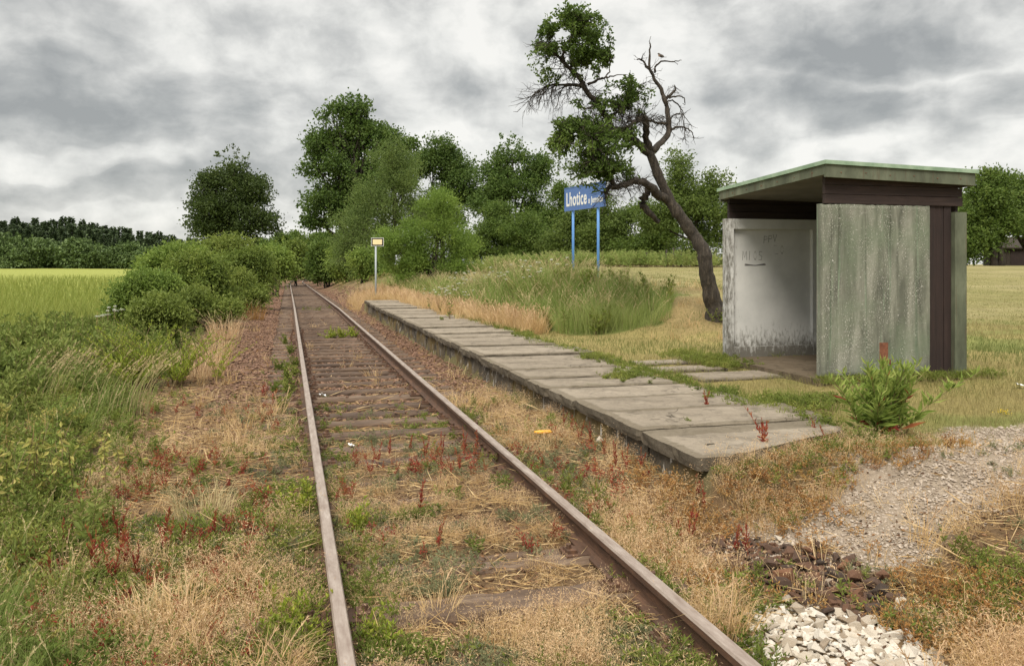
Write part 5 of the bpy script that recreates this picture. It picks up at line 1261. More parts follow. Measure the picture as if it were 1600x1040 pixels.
tree('bright_green_bush', 'large bright green bush behind the yellow track sign', 'bush', 668, 37, bl(37, (692, 330, 36, 34), (650, 372, 42, 30), (706, 375, 36, 34), (622, 396, 36, 34), (680, 412, 52, 27), (640, 425, 42, 20), (718, 412, 24, 26), (600, 372, 16, 18)), 'bright', 1500, 18, .17, .105, .45, .09, 4, droop=0., shell=.45, gap=.22, trunks=5)
tree('ash_tree', 'dark tree with thin crown right behind the grey green tree', 'tree', 690, 95, bl(95, (690, 238, 30, 24), (718, 262, 26, 24), (668, 255, 26, 28), (700, 292, 42, 32), (738, 292, 22, 28), (690, 330, 40, 35)), 'poplar', 900, 15, .45, .34, .65, .3, 5, gap=.25)
tree('ash_tree', 'airy open crowned tree with sky showing through, left of the name board', 'tree', 802, 90, bl(90, (800, 240, 30, 26), (775, 268, 32, 28), (832, 262, 26, 28), (800, 300, 46, 34), (845, 290, 14, 22), (768, 322, 32, 32), (826, 338, 28, 30)), 'poplar', 950, 14, .42, .33, .65, .32, 6, gap=.30)
tree('ash_tree', 'small slim tree just left of the name board', 'tree', 874, 80, bl(80, (880, 305, 16, 22), (868, 338, 20, 26), (885, 350, 18, 22)), 'mid', 260, 14, .38, .3, .65, .18, 7)
SHR = [(770, 350, 78, [(770, 345, 34, 26), (745, 380, 34, 32), (790, 385, 34, 30)], 'mid'), (830, 350, 76, [(825, 365, 40, 30), (850, 395, 36, 26), (805, 400, 30, 24)], 'mid'),
       (905, 350, 72, [(900, 352, 32, 30), (880, 385, 36, 32), (915, 395, 36, 30)], 'olive'), (965, 340, 70, [(960, 340, 34, 30), (945, 380, 36, 34), (985, 385, 36, 30)], 'olive'), (1020, 350, 68, [(1015, 350, 34, 32), (1000, 390, 36, 28), (1040, 385, 36, 32)], 'mid')]
for i, (px, top, d, bb, mt) in enumerate(SHR):
    tree('thicket_tree', ['dark bushy tree beside the airy open crowned tree', 'dark bushy tree under the airy open crowned tree', 'bushy tree right behind the blue sign posts', 'olive green bushy tree right of the sign posts under the dead twigs', 'dark bushy tree behind the leaning trunk'][i], 'tree', px, d, bl(d, *bb), mt, 900, 15, .36, .25, .6, .16, 20 + i, 'bushy trees behind the meadow', trunks=3, split=.1)
tree('maple_tree', 'green tree behind the leaning trunk and the shelter', 'tree', 1085, 50, bl(50, (1060, 262, 20, 26), (1085, 300, 34, 32), (1118, 292, 24, 24), (1095, 340, 44, 40), (1050, 318, 28, 34), (1020, 345, 30, 30), (1090, 385, 48, 26), (1140, 330, 26, 36)), 'olive', 900, 16, .28, .19, .6, .2, 8, gap=.3)
RT = [(1545, 60, [(1555, 372, 18, 18), (1545, 305, 34, 36), (1530, 345, 30, 34), (1560, 350, 30, 30), (1520, 385, 22, 24), (1550, 280, 16, 14)], 'mid', 'dark tree just right of the shelter'), (1612, 62, [(1592, 300, 26, 28), (1602, 335, 34, 30), (1580, 355, 24, 14), (1625, 315, 36, 44), (1650, 360, 36, 40)], 'mid', 'dark tree at the right edge above the barn'),
      (1500, 70, [(1490, 330, 30, 30), (1480, 370, 30, 30), (1505, 385, 20, 22)], 'mid', 'dark tree mostly hidden by the shelter')]
for i, (px, d, bb, mt, lab) in enumerate(RT):
    tree('broadleaf_tree', lab, 'tree', px, d, bl(d, *bb), mt, 750, 16, .34, .26, .6, .22, 30 + i, trunks=2, split=.12)
for i, (px, d, bb) in enumerate([(1400, 75, [(1400, 350, 45, 30), (1380, 385, 45, 25)]), (1300, 75, [(1300, 350, 45, 30), (1320, 385, 45, 25)]), (1200, 72, [(1200, 340, 45, 36), (1180, 385, 45, 28)])]):
    tree('broadleaf_tree', 'bushy tree hidden behind the shelter', 'tree', px, d, bl(d, *bb), 'mid', 300, 14, .4, .3, .6, .2, 40 + i, 'trees hidden by the shelter', trunks=2)
# hedge along the left of the track
HB = [('low leafy hedge bush nearest the tall weeds', 20, [(222, 440, 24, 16), (245, 468, 34, 24), (205, 462, 22, 20), (190, 480, 18, 14), (262, 445, 14, 16)], 'hedge'), ('large mixed green hedge bush in the middle of the row', 24.5, [(300, 418, 34, 22), (268, 442, 34, 26), (322, 440, 30, 26), (335, 470, 30, 24), (290, 475, 34, 22), (345, 420, 16, 16)], 'hedge_d'),
      ('pale green hedge bush in front of the large mixed one', 22, [(318, 462, 24, 16), (345, 478, 20, 16), (300, 485, 26, 14)], 'hedge_y'), ('tall hedge bush beside the track under the lone dark tree', 32, [(385, 405, 28, 16), (355, 425, 30, 24), (402, 436, 26, 24), (378, 452, 28, 18), (412, 415, 12, 14)], 'hedge_d'),
      ('yellow green hedge bush leaning towards the track', 29, [(365, 440, 22, 16), (392, 460, 20, 14), (350, 452, 18, 18)], 'hedge_y'), ('distant hedge bush touching the left side of the track', 50, [(430, 402, 20, 14), (412, 416, 24, 18), (442, 422, 14, 12)], 'hedge'),
      ('yellow green bush crest at the foot of the lone dark tree', 42, [(335, 384, 30, 11), (365, 390, 30, 14), (300, 396, 20, 11), (352, 405, 36, 16), (318, 402, 20, 14)], 'hedge_y'), ('far hedge bush where the track disappears', 85, [(462, 402, 14, 15), (450, 413, 15, 12), (470, 417, 9, 9)], 'hedge_d'), ('bush mound left of the tall hedge bush', 36, [(268, 398, 24, 14), (245, 410, 20, 13), (300, 406, 26, 16)], 'hedge')]
for i, (lab, d, bb, mt) in enumerate(HB):
    tree('hedge_bush', lab, 'bush', bb[0][0], d, bl(d, *bb), mt, 900 if d < 34 else 420, 15, .0065 * d, .0040 * d if d < 34 else .005 * d, .5, .05, 50 + i, 'bushes along the left of the track', droop=.05, shell=.5, gap=.3, trunks=5, split=.05)
x, y, z = gp(246, 605); lsb = thing('lime_shrub', 'feathery lime green shrub in the weeds left of the track', 'bush', (x, y, z)); rg = np.random.default_rng(61)
full = MB(); pr = [herb(670 + i, .66, 8, 34, .062, .33, .75, .10, .55, .004) for i in range(4)]
inst_many(full, [p.arrays() for p in pr], np.stack([rg.normal(0, .28, 13), rg.normal(0, .2, 13), np.zeros(13)], 1), rg.uniform(1.1, 1.6, 13), rg)
v, t_, m_, r_ = full.arrays()
for nm, sl, mt in (('stems', 0, 'stem'), ('foliage', 1, 'lime')):
    w = m_ == sl; u_, inv = np.unique(t_[w], return_inverse=True); mb = MB(); mb.add(v[u_], inv.reshape(-1, 3), 0, r_[u_]); mb.obj(nm, M[mt], lsb)
tree('elder_shrub', 'pale leaved shrub between the big hedge bush and the lime shrub', 'bush', 240, 16.5, bl(16.5, (245, 478, 26, 16), (225, 490, 22, 18), (265, 492, 24, 20), (245, 512, 30, 18)), 'hedge_y', 480, 14, .10, .075, .5, .02, 61, trunks=5, split=.05)
for i, (px, d, bb) in enumerate([(512, 72, [(512, 405, 22, 24), (500, 425, 16, 12), (528, 418, 20, 18)]), (548, 66, [(545, 405, 26, 26), (560, 422, 22, 14)]), (495, 100, [(492, 405, 14, 18), (486, 420, 10, 10)]), (575, 55, [(572, 412, 22, 20), (588, 425, 18, 12)])]):
    tree('trackside_bush', ['rounded green bush right of the track near the bend', 'green bush on the right embankment', 'farthest bush right of the vanishing track', 'green bush at the foot of the grey green tree'][i], 'bush', px, d, bl(d, *bb), 'hedge' if i % 2 else 'mid', 600, 15, .005 * d + .05, .0042 * d, .5, .07, 70 + i, 'bushes on the right embankment', trunks=5, split=.05)
for i, (px, d, bb) in enumerate([(470, 210, [(468, 378, 16, 14), (460, 395, 18, 16)]), (440, 200, [(440, 380, 20, 14), (430, 398, 22, 16)]), (498, 190, [(496, 385, 14, 16), (505, 400, 14, 14)]), (405, 190, [(405, 385, 22, 16), (412, 400, 22, 14)]), (520, 180, [(525, 380, 20, 20)]), (485, 230, [(483, 395, 16, 18)])]):
    tree('far_tree', 'hazy green tree closing the view at the end of the track', 'tree', px, d, bl(d, *bb), 'mid', 260, 13, .8, .75, .6, .25, 80 + i, 'far trees where the track bends', trunks=2)

# far wood: pines on the rise and broadleaf trees along the field edge
def conifer(seed, H):
    rg = np.random.default_rng(seed); mb = MB(); n = 46
    for i in range(n):
        f = .25 + .75 * (i / n); z = H * f; r = H * .20 * (1.05 - f) ** .8 * rg.uniform(.55, 1.25) + .25
        k_ = 13; a = rg.random(k_) * 6.28; q_ = rg.random(k_) ** .5 * r
        mb.leaves(np.stack([np.cos(a) * q_, np.sin(a) * q_, z + rg.normal(0, .3, k_)], 1), np.stack([np.cos(a), np.sin(a), rg.normal(.1, .5, k_)], 1), rg.uniform(.7, 1.5, k_), .8, 0, None, rg)
    tr = MB(); tr.tube([(0, 0, -1), (0, 0, H * .5), (0, 0, H * .97)], [.28, .18, .04], 6); return mb, tr
CP = []
for i in range(5):
    r = thing('pine_tree', 'dark pine in the distant wood on the left rise', 'tree', (0, 0, 0), 'pines in the distant wood'); a, b_ = conifer(900 + i, 16); b_.obj('trunk', M['bark_dark'], r); a.obj('crown', M['pine'], r); CP.append([r, False])
rg = np.random.default_rng(77)
def place(proto_list, px, d, sc):
    p = proto_list[rg.integers(0, len(proto_list))]; x, y = at(px, d); z = float(gz(x, y))
    if not p[1]: p[0].location = (x, y, z); p[0].scale = (sc,) * 3; p[1] = True
    else: dup(p[0], (x, y, z), rg.random() * 6.28, sc)
for row, d in enumerate((352, 368, 384, 402)):
    n = 40
    for i in range(n):
        px = -190 + 500 * (i + rg.random()) / n
        top = np.interp(px, [-200, 0, 60, 130, 200, 250, 300, 330], [334, 341, 343, 349, 356, 366, 374, 384]) + rg.normal(0, 3.2) + (3 - row) * 5
        x, y = at(px, d + rg.uniform(-6, 6)); H = EYE - (top - HZ) * d / FPX - float(gz(x, y)); place(CP, px, d, max(.35, H / 16))
DP = []
for i in range(3):
    r = thing('wood_edge_tree', 'low broadleaf tree on the far edge of the field', 'tree', (0, 0, 0), 'broadleaf trees along the field edge'); rr = np.random.default_rng(950 + i)
    bb = [(rr.normal(0, 2.5), rr.normal(0, 2.5), 5 + rr.normal(0, 1.5), 4.2, 4.2, 3.8, 1) for _ in range(5)] + [(0, 0, 8, 3.5, 3.5, 3, 1), (0, 0, 2.5, 5.5, 5.5, 2.6, 1)]
    cm, cl_, kk = crown(bb, 420, 11, .7, 1.0, .7, rr, .1, .5, gap=.12); skeleton(bb, (0, 0, 0), .3, cl_, kk, rr, .1, 3).obj('trunk', M['bark_dark'], r); cm.obj('crown', M['fardec'], r); DP.append([r, False])
for i in range(34):
    px = -190 + 500 * (i + .5 * rg.random()) / 34; place(DP, px, 330 + rg.uniform(-5, 12), rg.uniform(.6, 1.25) * np.interp(px, [-200, 180, 310], [1.1, 1.0, .75]))

# dark barn under the right-hand trees, and stakes at the meadow edge
x, y = at(1588, 70); z = float(gz(x, y))
bn = thing('barn', 'small dark weathered timber barn under the trees at the right edge', 'barn', (x, y, z), rz=-.5)
mb = MB()
for i in range(14): mb.box(-2.1 + i * .3 + .006, -1.8 + i * .3 - .006, -1.5, -1.44 + .012 * (i % 2), -.5, 1.55)
for s_ in (-2.1, 2.04): mb.box(s_, s_ + .06, -1.43, 1.5, -.5, 1.55)
mb.box(-2.03, 2.03, 1.44, 1.5, -.5, 1.55); mb.obj('wall', M['bark_dark'], bn)
mb = MB(); mb.add([(-2.4, -1.8, 1.4), (2.4, -1.8, 1.4), (2.4, 0, 2.3), (-2.4, 0, 2.3), (-2.4, 1.8, 1.4), (2.4, 1.8, 1.4), (-2.4, -1.8, 1.5), (2.4, -1.8, 1.5), (2.4, 0, 2.4), (-2.4, 0, 2.4), (-2.4, 1.8, 1.5), (2.4, 1.8, 1.5)],
    [(0, 1, 2), (0, 2, 3), (3, 2, 5), (3, 5, 4), (6, 8, 7), (6, 9, 8), (9, 11, 8), (9, 10, 11), (0, 6, 7), (0, 7, 1), (4, 5, 11), (4, 11, 10)]); mb.obj('roof', M['bark_dark'], bn)
mb = MB(); mb.box(-.9, .3, -1.53, -1.505, -.3, 1.25); mb.obj('door', M['board_v'], bn)
for i, (px, hh_) in enumerate(((1041, 1.0), (1052, 1.1), (1064, .9), (1010, .9))):
    x, y = at(px, 47); z = float(gz(x, y)); mb = MB(); mb.tube([(0, 0, -.2), (.02, 0, hh_)], [.05, .045], 7); o = mb.obj('fence_post', M['weatherwood']); o.location = (x, y, z)
    tag(o, 'dark wooden stake at the far edge of the mown meadow', 'fence post', 'stakes at the meadow edge')
# weeds along the far meadow edge
X = []; 
pts = []
for i in range(520):
    px = RNG.uniform(740, 1140); d = RNG.uniform(46, 52); x, y = at(px, d); pts.append((x, y, float(gz(x, y))))
pts = np.array(pts); mb = MB(); inst_many(mb, bw, pts, 1.1 + .9 * RNG.random(len(pts))); kindof(mb.obj('meadow_edge_weeds', [M['stem'], M['tallgrass']]), 'stuff')

# ------------------------------------------------------------------ the leaning plum tree
TD = 16.0; tx, ty = at(1115, TD); tz = float(gz(tx, ty)); tb = np.array([tx, ty, tz])
K3 = 280 / 856.0
def cp(cx, cy, dd=0.): return np.array(P(820 + cx * K3, cy * K3, TD + dd)) - tb
pt = thing('plum_tree', 'gnarled leaning half dead fruit tree beside the shelter', 'tree', tuple(tb))
rg = np.random.default_rng(5); wood_ = MB(); paths = []
def smooth(pts, r, n=None, jit=.012):
    pts = np.array(pts); r = np.array(r, float); m = len(pts); n = n or (m - 1) * 4 + 1; s = np.linspace(0, m - 1, n); out = np.zeros((n, 3))
    for i, q_ in enumerate(s):
        a = min(int(q_), m - 2); f = q_ - a; p0, p1, p2, p3 = pts[max(a - 1, 0)], pts[a], pts[a + 1], pts[min(a + 2, m - 1)]
        out[i] = .5 * (2 * p1 + (p2 - p0) * f + (2 * p0 - 5 * p1 + 4 * p2 - p3) * f * f + (3 * p1 - 3 * p2 + p3 - p0) * f ** 3)
    rr = np.interp(s, np.arange(m), r); out[1:] += rg.normal(0, jit, (n - 1, 3)); rr = rr * (1 + rg.normal(0, .07, n)); return out, rr
def limb(pts, r, sides=9, jit=.012, tgt=None):
    p, rr = smooth(pts, r, None, jit); (tgt or wood_).tube(p, rr, sides); paths.append((p, rr)); return p
base = [P(1120, 515, TD), P(1117, 480, TD), P(1109, 450, TD - .05), P(1103, 420, TD - .1), P(1101, 395, TD - .1), P(1084, 368, TD), P(1068, 345, TD), P(1050, 318, TD), P(1034, 285, TD), P(1022, 258, TD), P(1016, 240, TD)]
limb([np.array(q_) - tb for q_ in base], [.25, .19, .152, .130, .130, .120, .110, .104, .096, .090, .084], 14, .010)
limA = limb([cp(600, 735), cp(540, 690, -.1), cp(480, 635, -.2), cp(420, 615, -.3), cp(390, 560, -.4), cp(340, 490, -.5), cp(290, 420, -.6), cp(250, 360, -.6), cp(180, 295, -.7), cp(130, 240, -.8), cp(120, 190, -.8)], [.082, .077, .073, .067, .062, .054, .047, .04, .031, .022, .012])
limC = limb([cp(605, 725), cp(640, 690, .1), cp(690, 630, .25), cp(685, 560, .3), cp(670, 480, .35), cp(640, 410, .4), cp(600, 345, .4), cp(562, 292, .45), cp(535, 283, .45)], [.074, .064, .057, .052, .045, .036, .028, .02, .011])
limB = limb([cp(600, 715), cp(578, 650, -.15), cp(580, 585, -.3), cp(560, 560, -.4), cp(520, 590, -.5), cp(480, 612, -.5), cp(430, 625, -.45)], [.075, .07, .06, .045, .036, .03, .025])
limD = limb([cp(700, 970), cp(640, 930, -.1), cp(590, 885, -.3), cp(530, 860, -.5), cp(480, 885, -.65), cp(420, 893, -.8), cp(385, 915, -.9)], [.092, .083, .072, .063, .056, .048, .04])
limE = limb([cp(425, 888, -.8), cp(400, 835, -.9), cp(365, 765, -1.), cp(345, 700, -1.), cp(320, 640, -1.1)], [.05, .042, .034, .025, .012], 7)
limb([cp(600, 900, .0), cp(575, 930, -.1), cp(562, 975, -.1), cp(590, 1015, -.1), cp(640, 1060, 0)], [.06, .07, .075, .06, .04], 8, .02)
dead = [([cp(595, 335, .4), cp(598, 270, .42), cp(600, 215, .42), cp(596, 200, .42), cp(602, 172, .42)], [.026, .02, .014, .007, .003]), ([cp(620, 350, .4), cp(630, 312, .4), cp(660, 290, .35), cp(710, 295, .3), cp(750, 287, .3)], [.025, .02, .016, .012, .005]),
        ([cp(705, 293, .3), cp(735, 310, .32)], [.008, .003]), ([cp(560, 290, .45), cp(565, 255, .45)], [.010, .003]), ([cp(668, 480, .35), cp(700, 450, .4), cp(720, 430, .45), cp(712, 405, .45)], [.035, .028, .02, .004]), ([cp(690, 470, .35), cp(730, 458, .35), cp(760, 470, .35), cp(765, 500, .35), cp(755, 495, .35)], [.02, .016, .012, .008, .004]),
        ([cp(672, 490, .35), cp(705, 480, .4), cp(745, 520, .5), cp(765, 560, .55), cp(800, 605, .6)], [.02, .015, .011, .007, .003]), ([cp(745, 520, .5), cp(757, 580, .5), cp(765, 640, .5), cp(755, 672, .5)], [.010, .008, .006, .003]), ([cp(688, 600, .3), cp(705, 555, .3), cp(745, 545, .3), cp(735, 580, .3)], [.018, .014, .010, .004]),
        ([cp(690, 632, .25), cp(720, 608, .25), cp(770, 612, .3), cp(800, 635, .35), cp(810, 665, .35)], [.032, .024, .016, .010, .004]), ([cp(770, 612, .3), cp(765, 650, .3), cp(780, 680, .3)], [.010, .006, .003]), ([cp(725, 606, .25), cp(745, 570, .25)], [.010, .003]),
        ([cp(686, 592, .3), cp(640, 590, .2), cp(600, 580, .1), cp(560, 575, -.1)], [.028, .022, .018, .014]), ([cp(290, 415, -.6), cp(230, 405, -.5), cp(150, 405, -.4), cp(80, 425, -.3), cp(25, 468, -.3)], [.035, .028, .02, .012, .004]), ([cp(300, 405, -.6), cp(350, 380, -.7), cp(390, 370, -.8), cp(420, 360, -.8), cp(500, 360, -.8)], [.03, .024, .018, .012, .003]),
        ([cp(390, 370, -.8), cp(405, 330, -.8), cp(408, 285, -.8)], [.015, .01, .003]), ([cp(180, 295, -.7), cp(190, 230, -.9), cp(230, 160, -1.), cp(235, 100, -1.)], [.03, .022, .015, .006]), ([cp(215, 320, -.65), cp(270, 300, -.4), cp(320, 260, -.2), cp(340, 210, -.2)], [.022, .018, .012, .005]), ([cp(150, 260, -.75), cp(100, 230, -.6), cp(60, 190, -.5)], [.02, .013, .005]),
        ([cp(395, 565, -.4), cp(450, 530, -.3), cp(500, 480, -.2), cp(520, 420, -.2)], [.03, .024, .016, .007]), ([cp(420, 612, -.3), cp(350, 610, -.6), cp(260, 600, -.8), cp(190, 630, -.9)], [.03, .024, .016, .006]), ([cp(340, 500, -.5), cp(290, 520, -.7), cp(240, 490, -.8), cp(215, 500, -.8)], [.02, .016, .010, .004]), ([cp(480, 885, -.65), cp(510, 940, -.5), cp(500, 960, -.5)], [.015, .008, .003])]
for p_, r_ in dead: limb(p_, r_, 6, .008)
# fine twigs: drooping dead spray and the tangle inside the crown
def spray(path, n, ln, dirf, f0=.3, f1=1., sub=3):
    P_ = np.array(path); m = len(P_); f = rg.uniform(f0, f1, n) * (m - 1); a = np.clip(f.astype(int), 0, m - 2); s0 = P_[a] + (P_[a + 1] - P_[a]) * (f - a)[:, None]
    d = np.array([dirf() for _ in range(n)]); l = ln * rg.uniform(.5, 1.2, n)[:, None]; k_ = 5; T_ = np.zeros((n, k_, 3)); cur = s0.copy(); T_[:, 0] = cur
    for j in range(1, k_):
        d = d + rg.normal(0, .22, d.shape); cur = cur + d / np.linalg.norm(d, axis=1)[:, None] * l / (k_ - 1); T_[:, j] = cur
    wood_.twigs(T_, np.outer(rg.uniform(.7, 1.3, n), [.0075, .006, .0048, .0036, .002]))
    for q_ in range(sub):
        j = rg.integers(1, 4, n); s1 = T_[np.arange(n), j]; dd = d + rg.normal(0, .8, d.shape); dd /= np.linalg.norm(dd, axis=1)[:, None]; e = s1 + dd * l * .4
        wood_.twigs(np.stack([s1, (s1 + e) / 2 + rg.normal(0, .02, s1.shape), e], 1), np.outer(np.ones(n), [.0045, .0035, .0015]))
rv, fv = np.array([CT, -ST, 0.]), np.array([ST, CT, 0.])
def D_(r_, u_, f_=0., j=.35): return lambda: rv * (r_ + rg.normal(0, j)) + fv * (f_ + rg.normal(0, j * 1.4)) + np.array([0, 0, u_ + rg.normal(0, j)])
spray(smooth(dead[13][0], dead[13][1])[0], 60, .62, D_(-.55, -.75), .25, 1., 3)
spray(limA, 50, .5, D_(-.5, -.4, 0, .5), .55, 1., 3); spray(limA, 50, .55, D_(.1, .2, 0, .9), .3, .8, 3)
spray(limB, 70, .6, D_(-.3, .1, 0, .8), .3, 1., 4); spray(smooth(dead[19][0], dead[19][1])[0], 60, .5, D_(.2, .1, 0, .9), .2, 1., 4)
spray(smooth(dead[12][0], dead[12][1])[0], 50, .45, D_(-.2, .3, 0, .7), .1, 1., 3); spray(limE, 70, .6, D_(-.4, .1, 0, .9), .1, 1., 3); spray(limD, 60, .5, D_(-.2, -.3, 0, .6), .35, 1., 3)
spray(smooth(dead[20][0], dead[20][1])[0], 40, .5, D_(-.4, 0, 0, .6), .2, 1., 3); spray(limC, 30, .28, D_(.3, .3, 0, .8), .3, 1., 1)
for q_ in (4, 6, 7, 9, 8): spray(smooth(dead[q_][0], dead[q_][1])[0], 9, .25, D_(.2, -.4, 0, .6), .3, 1., 1)
wood_.obj('trunk', M['bark'], pt, smooth=True)
def cb(px, py, rx, ry, dd=0., w=1.):
    x, y, z = P(px, py, TD + dd); k = TD / FPX; return (x - tb[0], y - tb[1], z - tb[2], rx * k, (rx + ry) * .55 * k, ry * k, w)
LBs = [cb(893, 52, 36, 34, -.8), cb(868, 55, 22, 26, -.8), cb(925, 55, 22, 36, -.6), cb(905, 85, 34, 24, -.7), cb(848, 82, 20, 26, -.6), cb(930, 92, 20, 16, -.5, .8), cb(855, 112, 22, 14, -.5, .6), cb(893, 28, 24, 12, -.9),
       cb(985, 148, 30, 22, -.3, .8), cb(968, 170, 26, 22, -.3, .7), cb(1002, 132, 14, 14, -.2, .7), cb(945, 160, 18, 14, -.6, .5), cb(915, 200, 40, 28, -.8), cb(890, 215, 30, 26, -.9), cb(925, 240, 48, 28, -1.), cb(965, 240, 32, 26, -.7), cb(985, 225, 18, 18, -.4, .6), cb(900, 265, 26, 20, -1.1, .8), cb(890, 180, 22, 14, -.8, .6), cb(935, 268, 34, 16, -.9, .6), cb(870, 222, 14, 12, -.9, .6), cb(995, 265, 16, 16, -.3, .3)]
LB_ = np.array(LBs); nT = 1400; wt_ = LB_[:, 3] * LB_[:, 5] * LB_[:, 6]; kk = rg.choice(len(LB_), nT, p=wt_ / wt_.sum())
u = rg.normal(size=(nT, 3)); u /= np.linalg.norm(u, axis=1)[:, None]; tipp = LB_[kk, :3] + u * (1.34 * rg.random(nT) ** .55)[:, None] * LB_[kk, 3:6]
tipp = tipp[vn(tipp[:, 0] * 4.4 + tipp[:, 1] * 2, tipp[:, 2] * 4.4 - tipp[:, 1], 19) > .42]; nT = len(tipp)
allp = np.concatenate([p_ for p_, r_ in paths]); dist = np.linalg.norm(tipp[:, None] - allp[None], axis=2); near = allp[np.argmin(dist, 1)]
dirn = near - tipp; dl = np.linalg.norm(dirn, axis=1); Lt = np.minimum(dl, rg.uniform(.35, .75, nT)); st = tipp + dirn / dl[:, None] * Lt[:, None] + rg.normal(0, .04, (nT, 3))
bow = rg.normal(0, .06, (nT, 3)); bow[:, 2] += .05; s6 = np.linspace(0, 1, 6); tw = st[:, None] * (1 - s6)[None, :, None] + tipp[:, None] * s6[None, :, None] + bow[:, None] * (s6 * (1 - s6) * 2.2)[None, :, None]
tm = MB(); tm.twigs(tw, np.outer(rg.uniform(.8, 1.3, nT), [.0065, .0052, .0042, .0034, .0026, .0015]))
far_ = dl > .5
tm.twigs(np.stack([near[far_], (near[far_] + st[far_]) / 2 + rg.normal(0, .05, (far_.sum(), 3)), st[far_]], 1), np.outer(np.ones(far_.sum()), [.013, .010, .007]))
tm.obj('twigs', M['bark_dark'], pt)
nl = 22; f = rg.uniform(.12, 1.05, (nT, nl)); ii = np.clip((f * 5).astype(int), 0, 4); fr = (f * 5 - ii)[..., None]; ar = np.arange(nT)[:, None]
c = tw[ar, ii] * (1 - fr) + tw[ar, np.minimum(ii + 1, 5)] * fr + rg.normal(0, .022, (nT, nl, 3)); td = np.repeat((tw[:, 5] - tw[:, 0])[:, None], nl, 1); td /= np.linalg.norm(td, axis=2)[..., None]
dd = td * .6 + rg.normal(0, .6, td.shape); dd[..., 2] -= .15; cm = MB(); nn_ = nT * nl
cm.leaves(c.reshape(-1, 3), dd.reshape(-1, 3), .075 * rg.uniform(.6, 1.25, nn_), .040 * rg.uniform(.7, 1.2, nn_), 0, np.clip(np.repeat(rg.random(nT), nl) * .55 + rg.random(nn_) * .45, 0, 1), rg)
cm.obj('crown', M['plum'], pt)
x, y, z = gp(1118, 512); plant('root_sprout', herb(45, .35, 12, 14, .07, .4, .5, .22, .45, .003), mg, (tx + .05, ty - .25, float(gz(tx, ty - .25))), 'green sprouts around the foot of the leaning tree', 'plant')

# bird on the dead branch: body, wings, tail, beak
bx = cp(652, 283, .36) + tb
bd = thing('bird', 'small grey bird perched on a dead branch of the leaning tree', 'bird', tuple(bx + np.array([0, 0, .012])), rz=math.radians(170))
mb = MB(); prof = [(-.052, .022, .012), (-.035, .026, .024), (-.01, .034, .031), (.018, .047, .030), (.036, .062, .022), (.046, .074, .019), (.056, .080, .018), (.066, .079, .012), (.072, .077, .004)]
mb.tube([(a, 0, b_ + .012) for a, b_, c_ in prof], [c_ for a, b_, c_ in prof], 12); mb.obj('body', M['feather'], bd, smooth=True)
for s_ in (-1, 1):
    mb = MB(); mb.add([(.035, s_ * .029, .058), (.0, s_ * .033, .055), (-.065, s_ * .012, .030), (-.01, s_ * .031, .036), (.0, s_ * .024, .05)], [(0, 1, 3), (1, 2, 3), (0, 4, 1), (1, 4, 2), (3, 2, 4), (0, 3, 4)]); mb.obj('wing', M['feather'], bd)
    mb = MB(); mb.tube([(.002, s_ * .010, .02), (.004, s_ * .011, -.012)], .002, 5); mb.obj('leg', M['beak'], bd)
mb = MB(); mb.box(-.105, -.045, -.009, .009, .026, .030); mb.obj('tail', M['feather'], bd)
mb = MB(); mb.tube([(.068, 0, .089), (.086, 0, .087)], [.005, .0008], 6); mb.obj('beak', M['beak'], bd)
mb = MB(); mb.tube([(.03, 0, .044), (.042, 0, .058), (.05, 0, .072)], [.021, .021, .014], 10); mb.obj('breast', M['feather_pale'], bd, smooth=True)

# ------------------------------------------------------------------ sky, sun, camera
w = bpy.data.worlds.new("World"); scene.world = w; w.use_nodes = True; nt = w.node_tree; nt.nodes.clear(); T = NT(nt)
SUN_EL, SUN_AZ = math.radians(52), math.radians(215)   # azimuth clockwise from +Y: behind and left of the camera
sky = T.n('ShaderNodeTexSky', sky_type='NISHITA', sun_disc=False); sky.sun_elevation = SUN_EL; sky.sun_rotation = SUN_AZ
bgs = T.n('ShaderNodeBackground'); bgs.inputs[1].default_value = .10; T.link(sky.outputs[0], bgs.inputs[0])
g = T.n('ShaderNodeTexCoord').outputs['Generated']; sp = T.n('ShaderNodeSeparateXYZ'); T.link(g, sp.inputs[0]); sx, sy, sz = sp.outputs
az = T.math('ARCTAN2', sx, sy)
def vec(a_, b_):
    v_ = T.n('ShaderNodeCombineXYZ'); T.link(a_, v_.inputs[0]); T.link(b_, v_.inputs[1]); return v_.outputs[0]
p0 = vec(az, T.math('MULTIPLY', T.math('POWER', T.math('ADD', T.math('MAXIMUM', sz, -.2), .2), .9), 1.45))
wn = T.n('ShaderNodeTexNoise'); wn.inputs['Scale'].default_value = 4.5; wn.inputs['Detail'].default_value = 3; wn.inputs['Roughness'].default_value = .6; T.link(p0, wn.inputs['Vector'])
def vadd(a_, b_, sc__):
    v_ = T.n('ShaderNodeVectorMath', operation='MULTIPLY_ADD'); T.link(b_, v_.inputs[0]); v_.inputs[1].default_value = (sc__, sc__, 0)
    T.link(a_, v_.inputs[2]); return v_.outputs[0]
p1 = vadd(p0, wn.outputs['Color'], .06)
def shifted(p_, dx_, dy_):
    v_ = T.n('ShaderNodeVectorMath', operation='ADD'); T.link(p_, v_.inputs[0]); v_.inputs[1].default_value = (dx_, dy_, 0); return v_.outputs[0]
def clouds(p_):
    return T.math('ADD', T.math('MULTIPLY', T.noise(p_, 4.0, 4, .5), .56), T.math('MULTIPLY', T.noise(p_, 12.5, 5, .58), .44))
na = clouds(shifted(p1, 3.7, 1.2)); na_up = clouds(shifted(p1, 3.72, 1.255))
wsep = T.n('ShaderNodeSeparateXYZ'); T.link(wn.outputs['Color'], wsep.inputs[0])
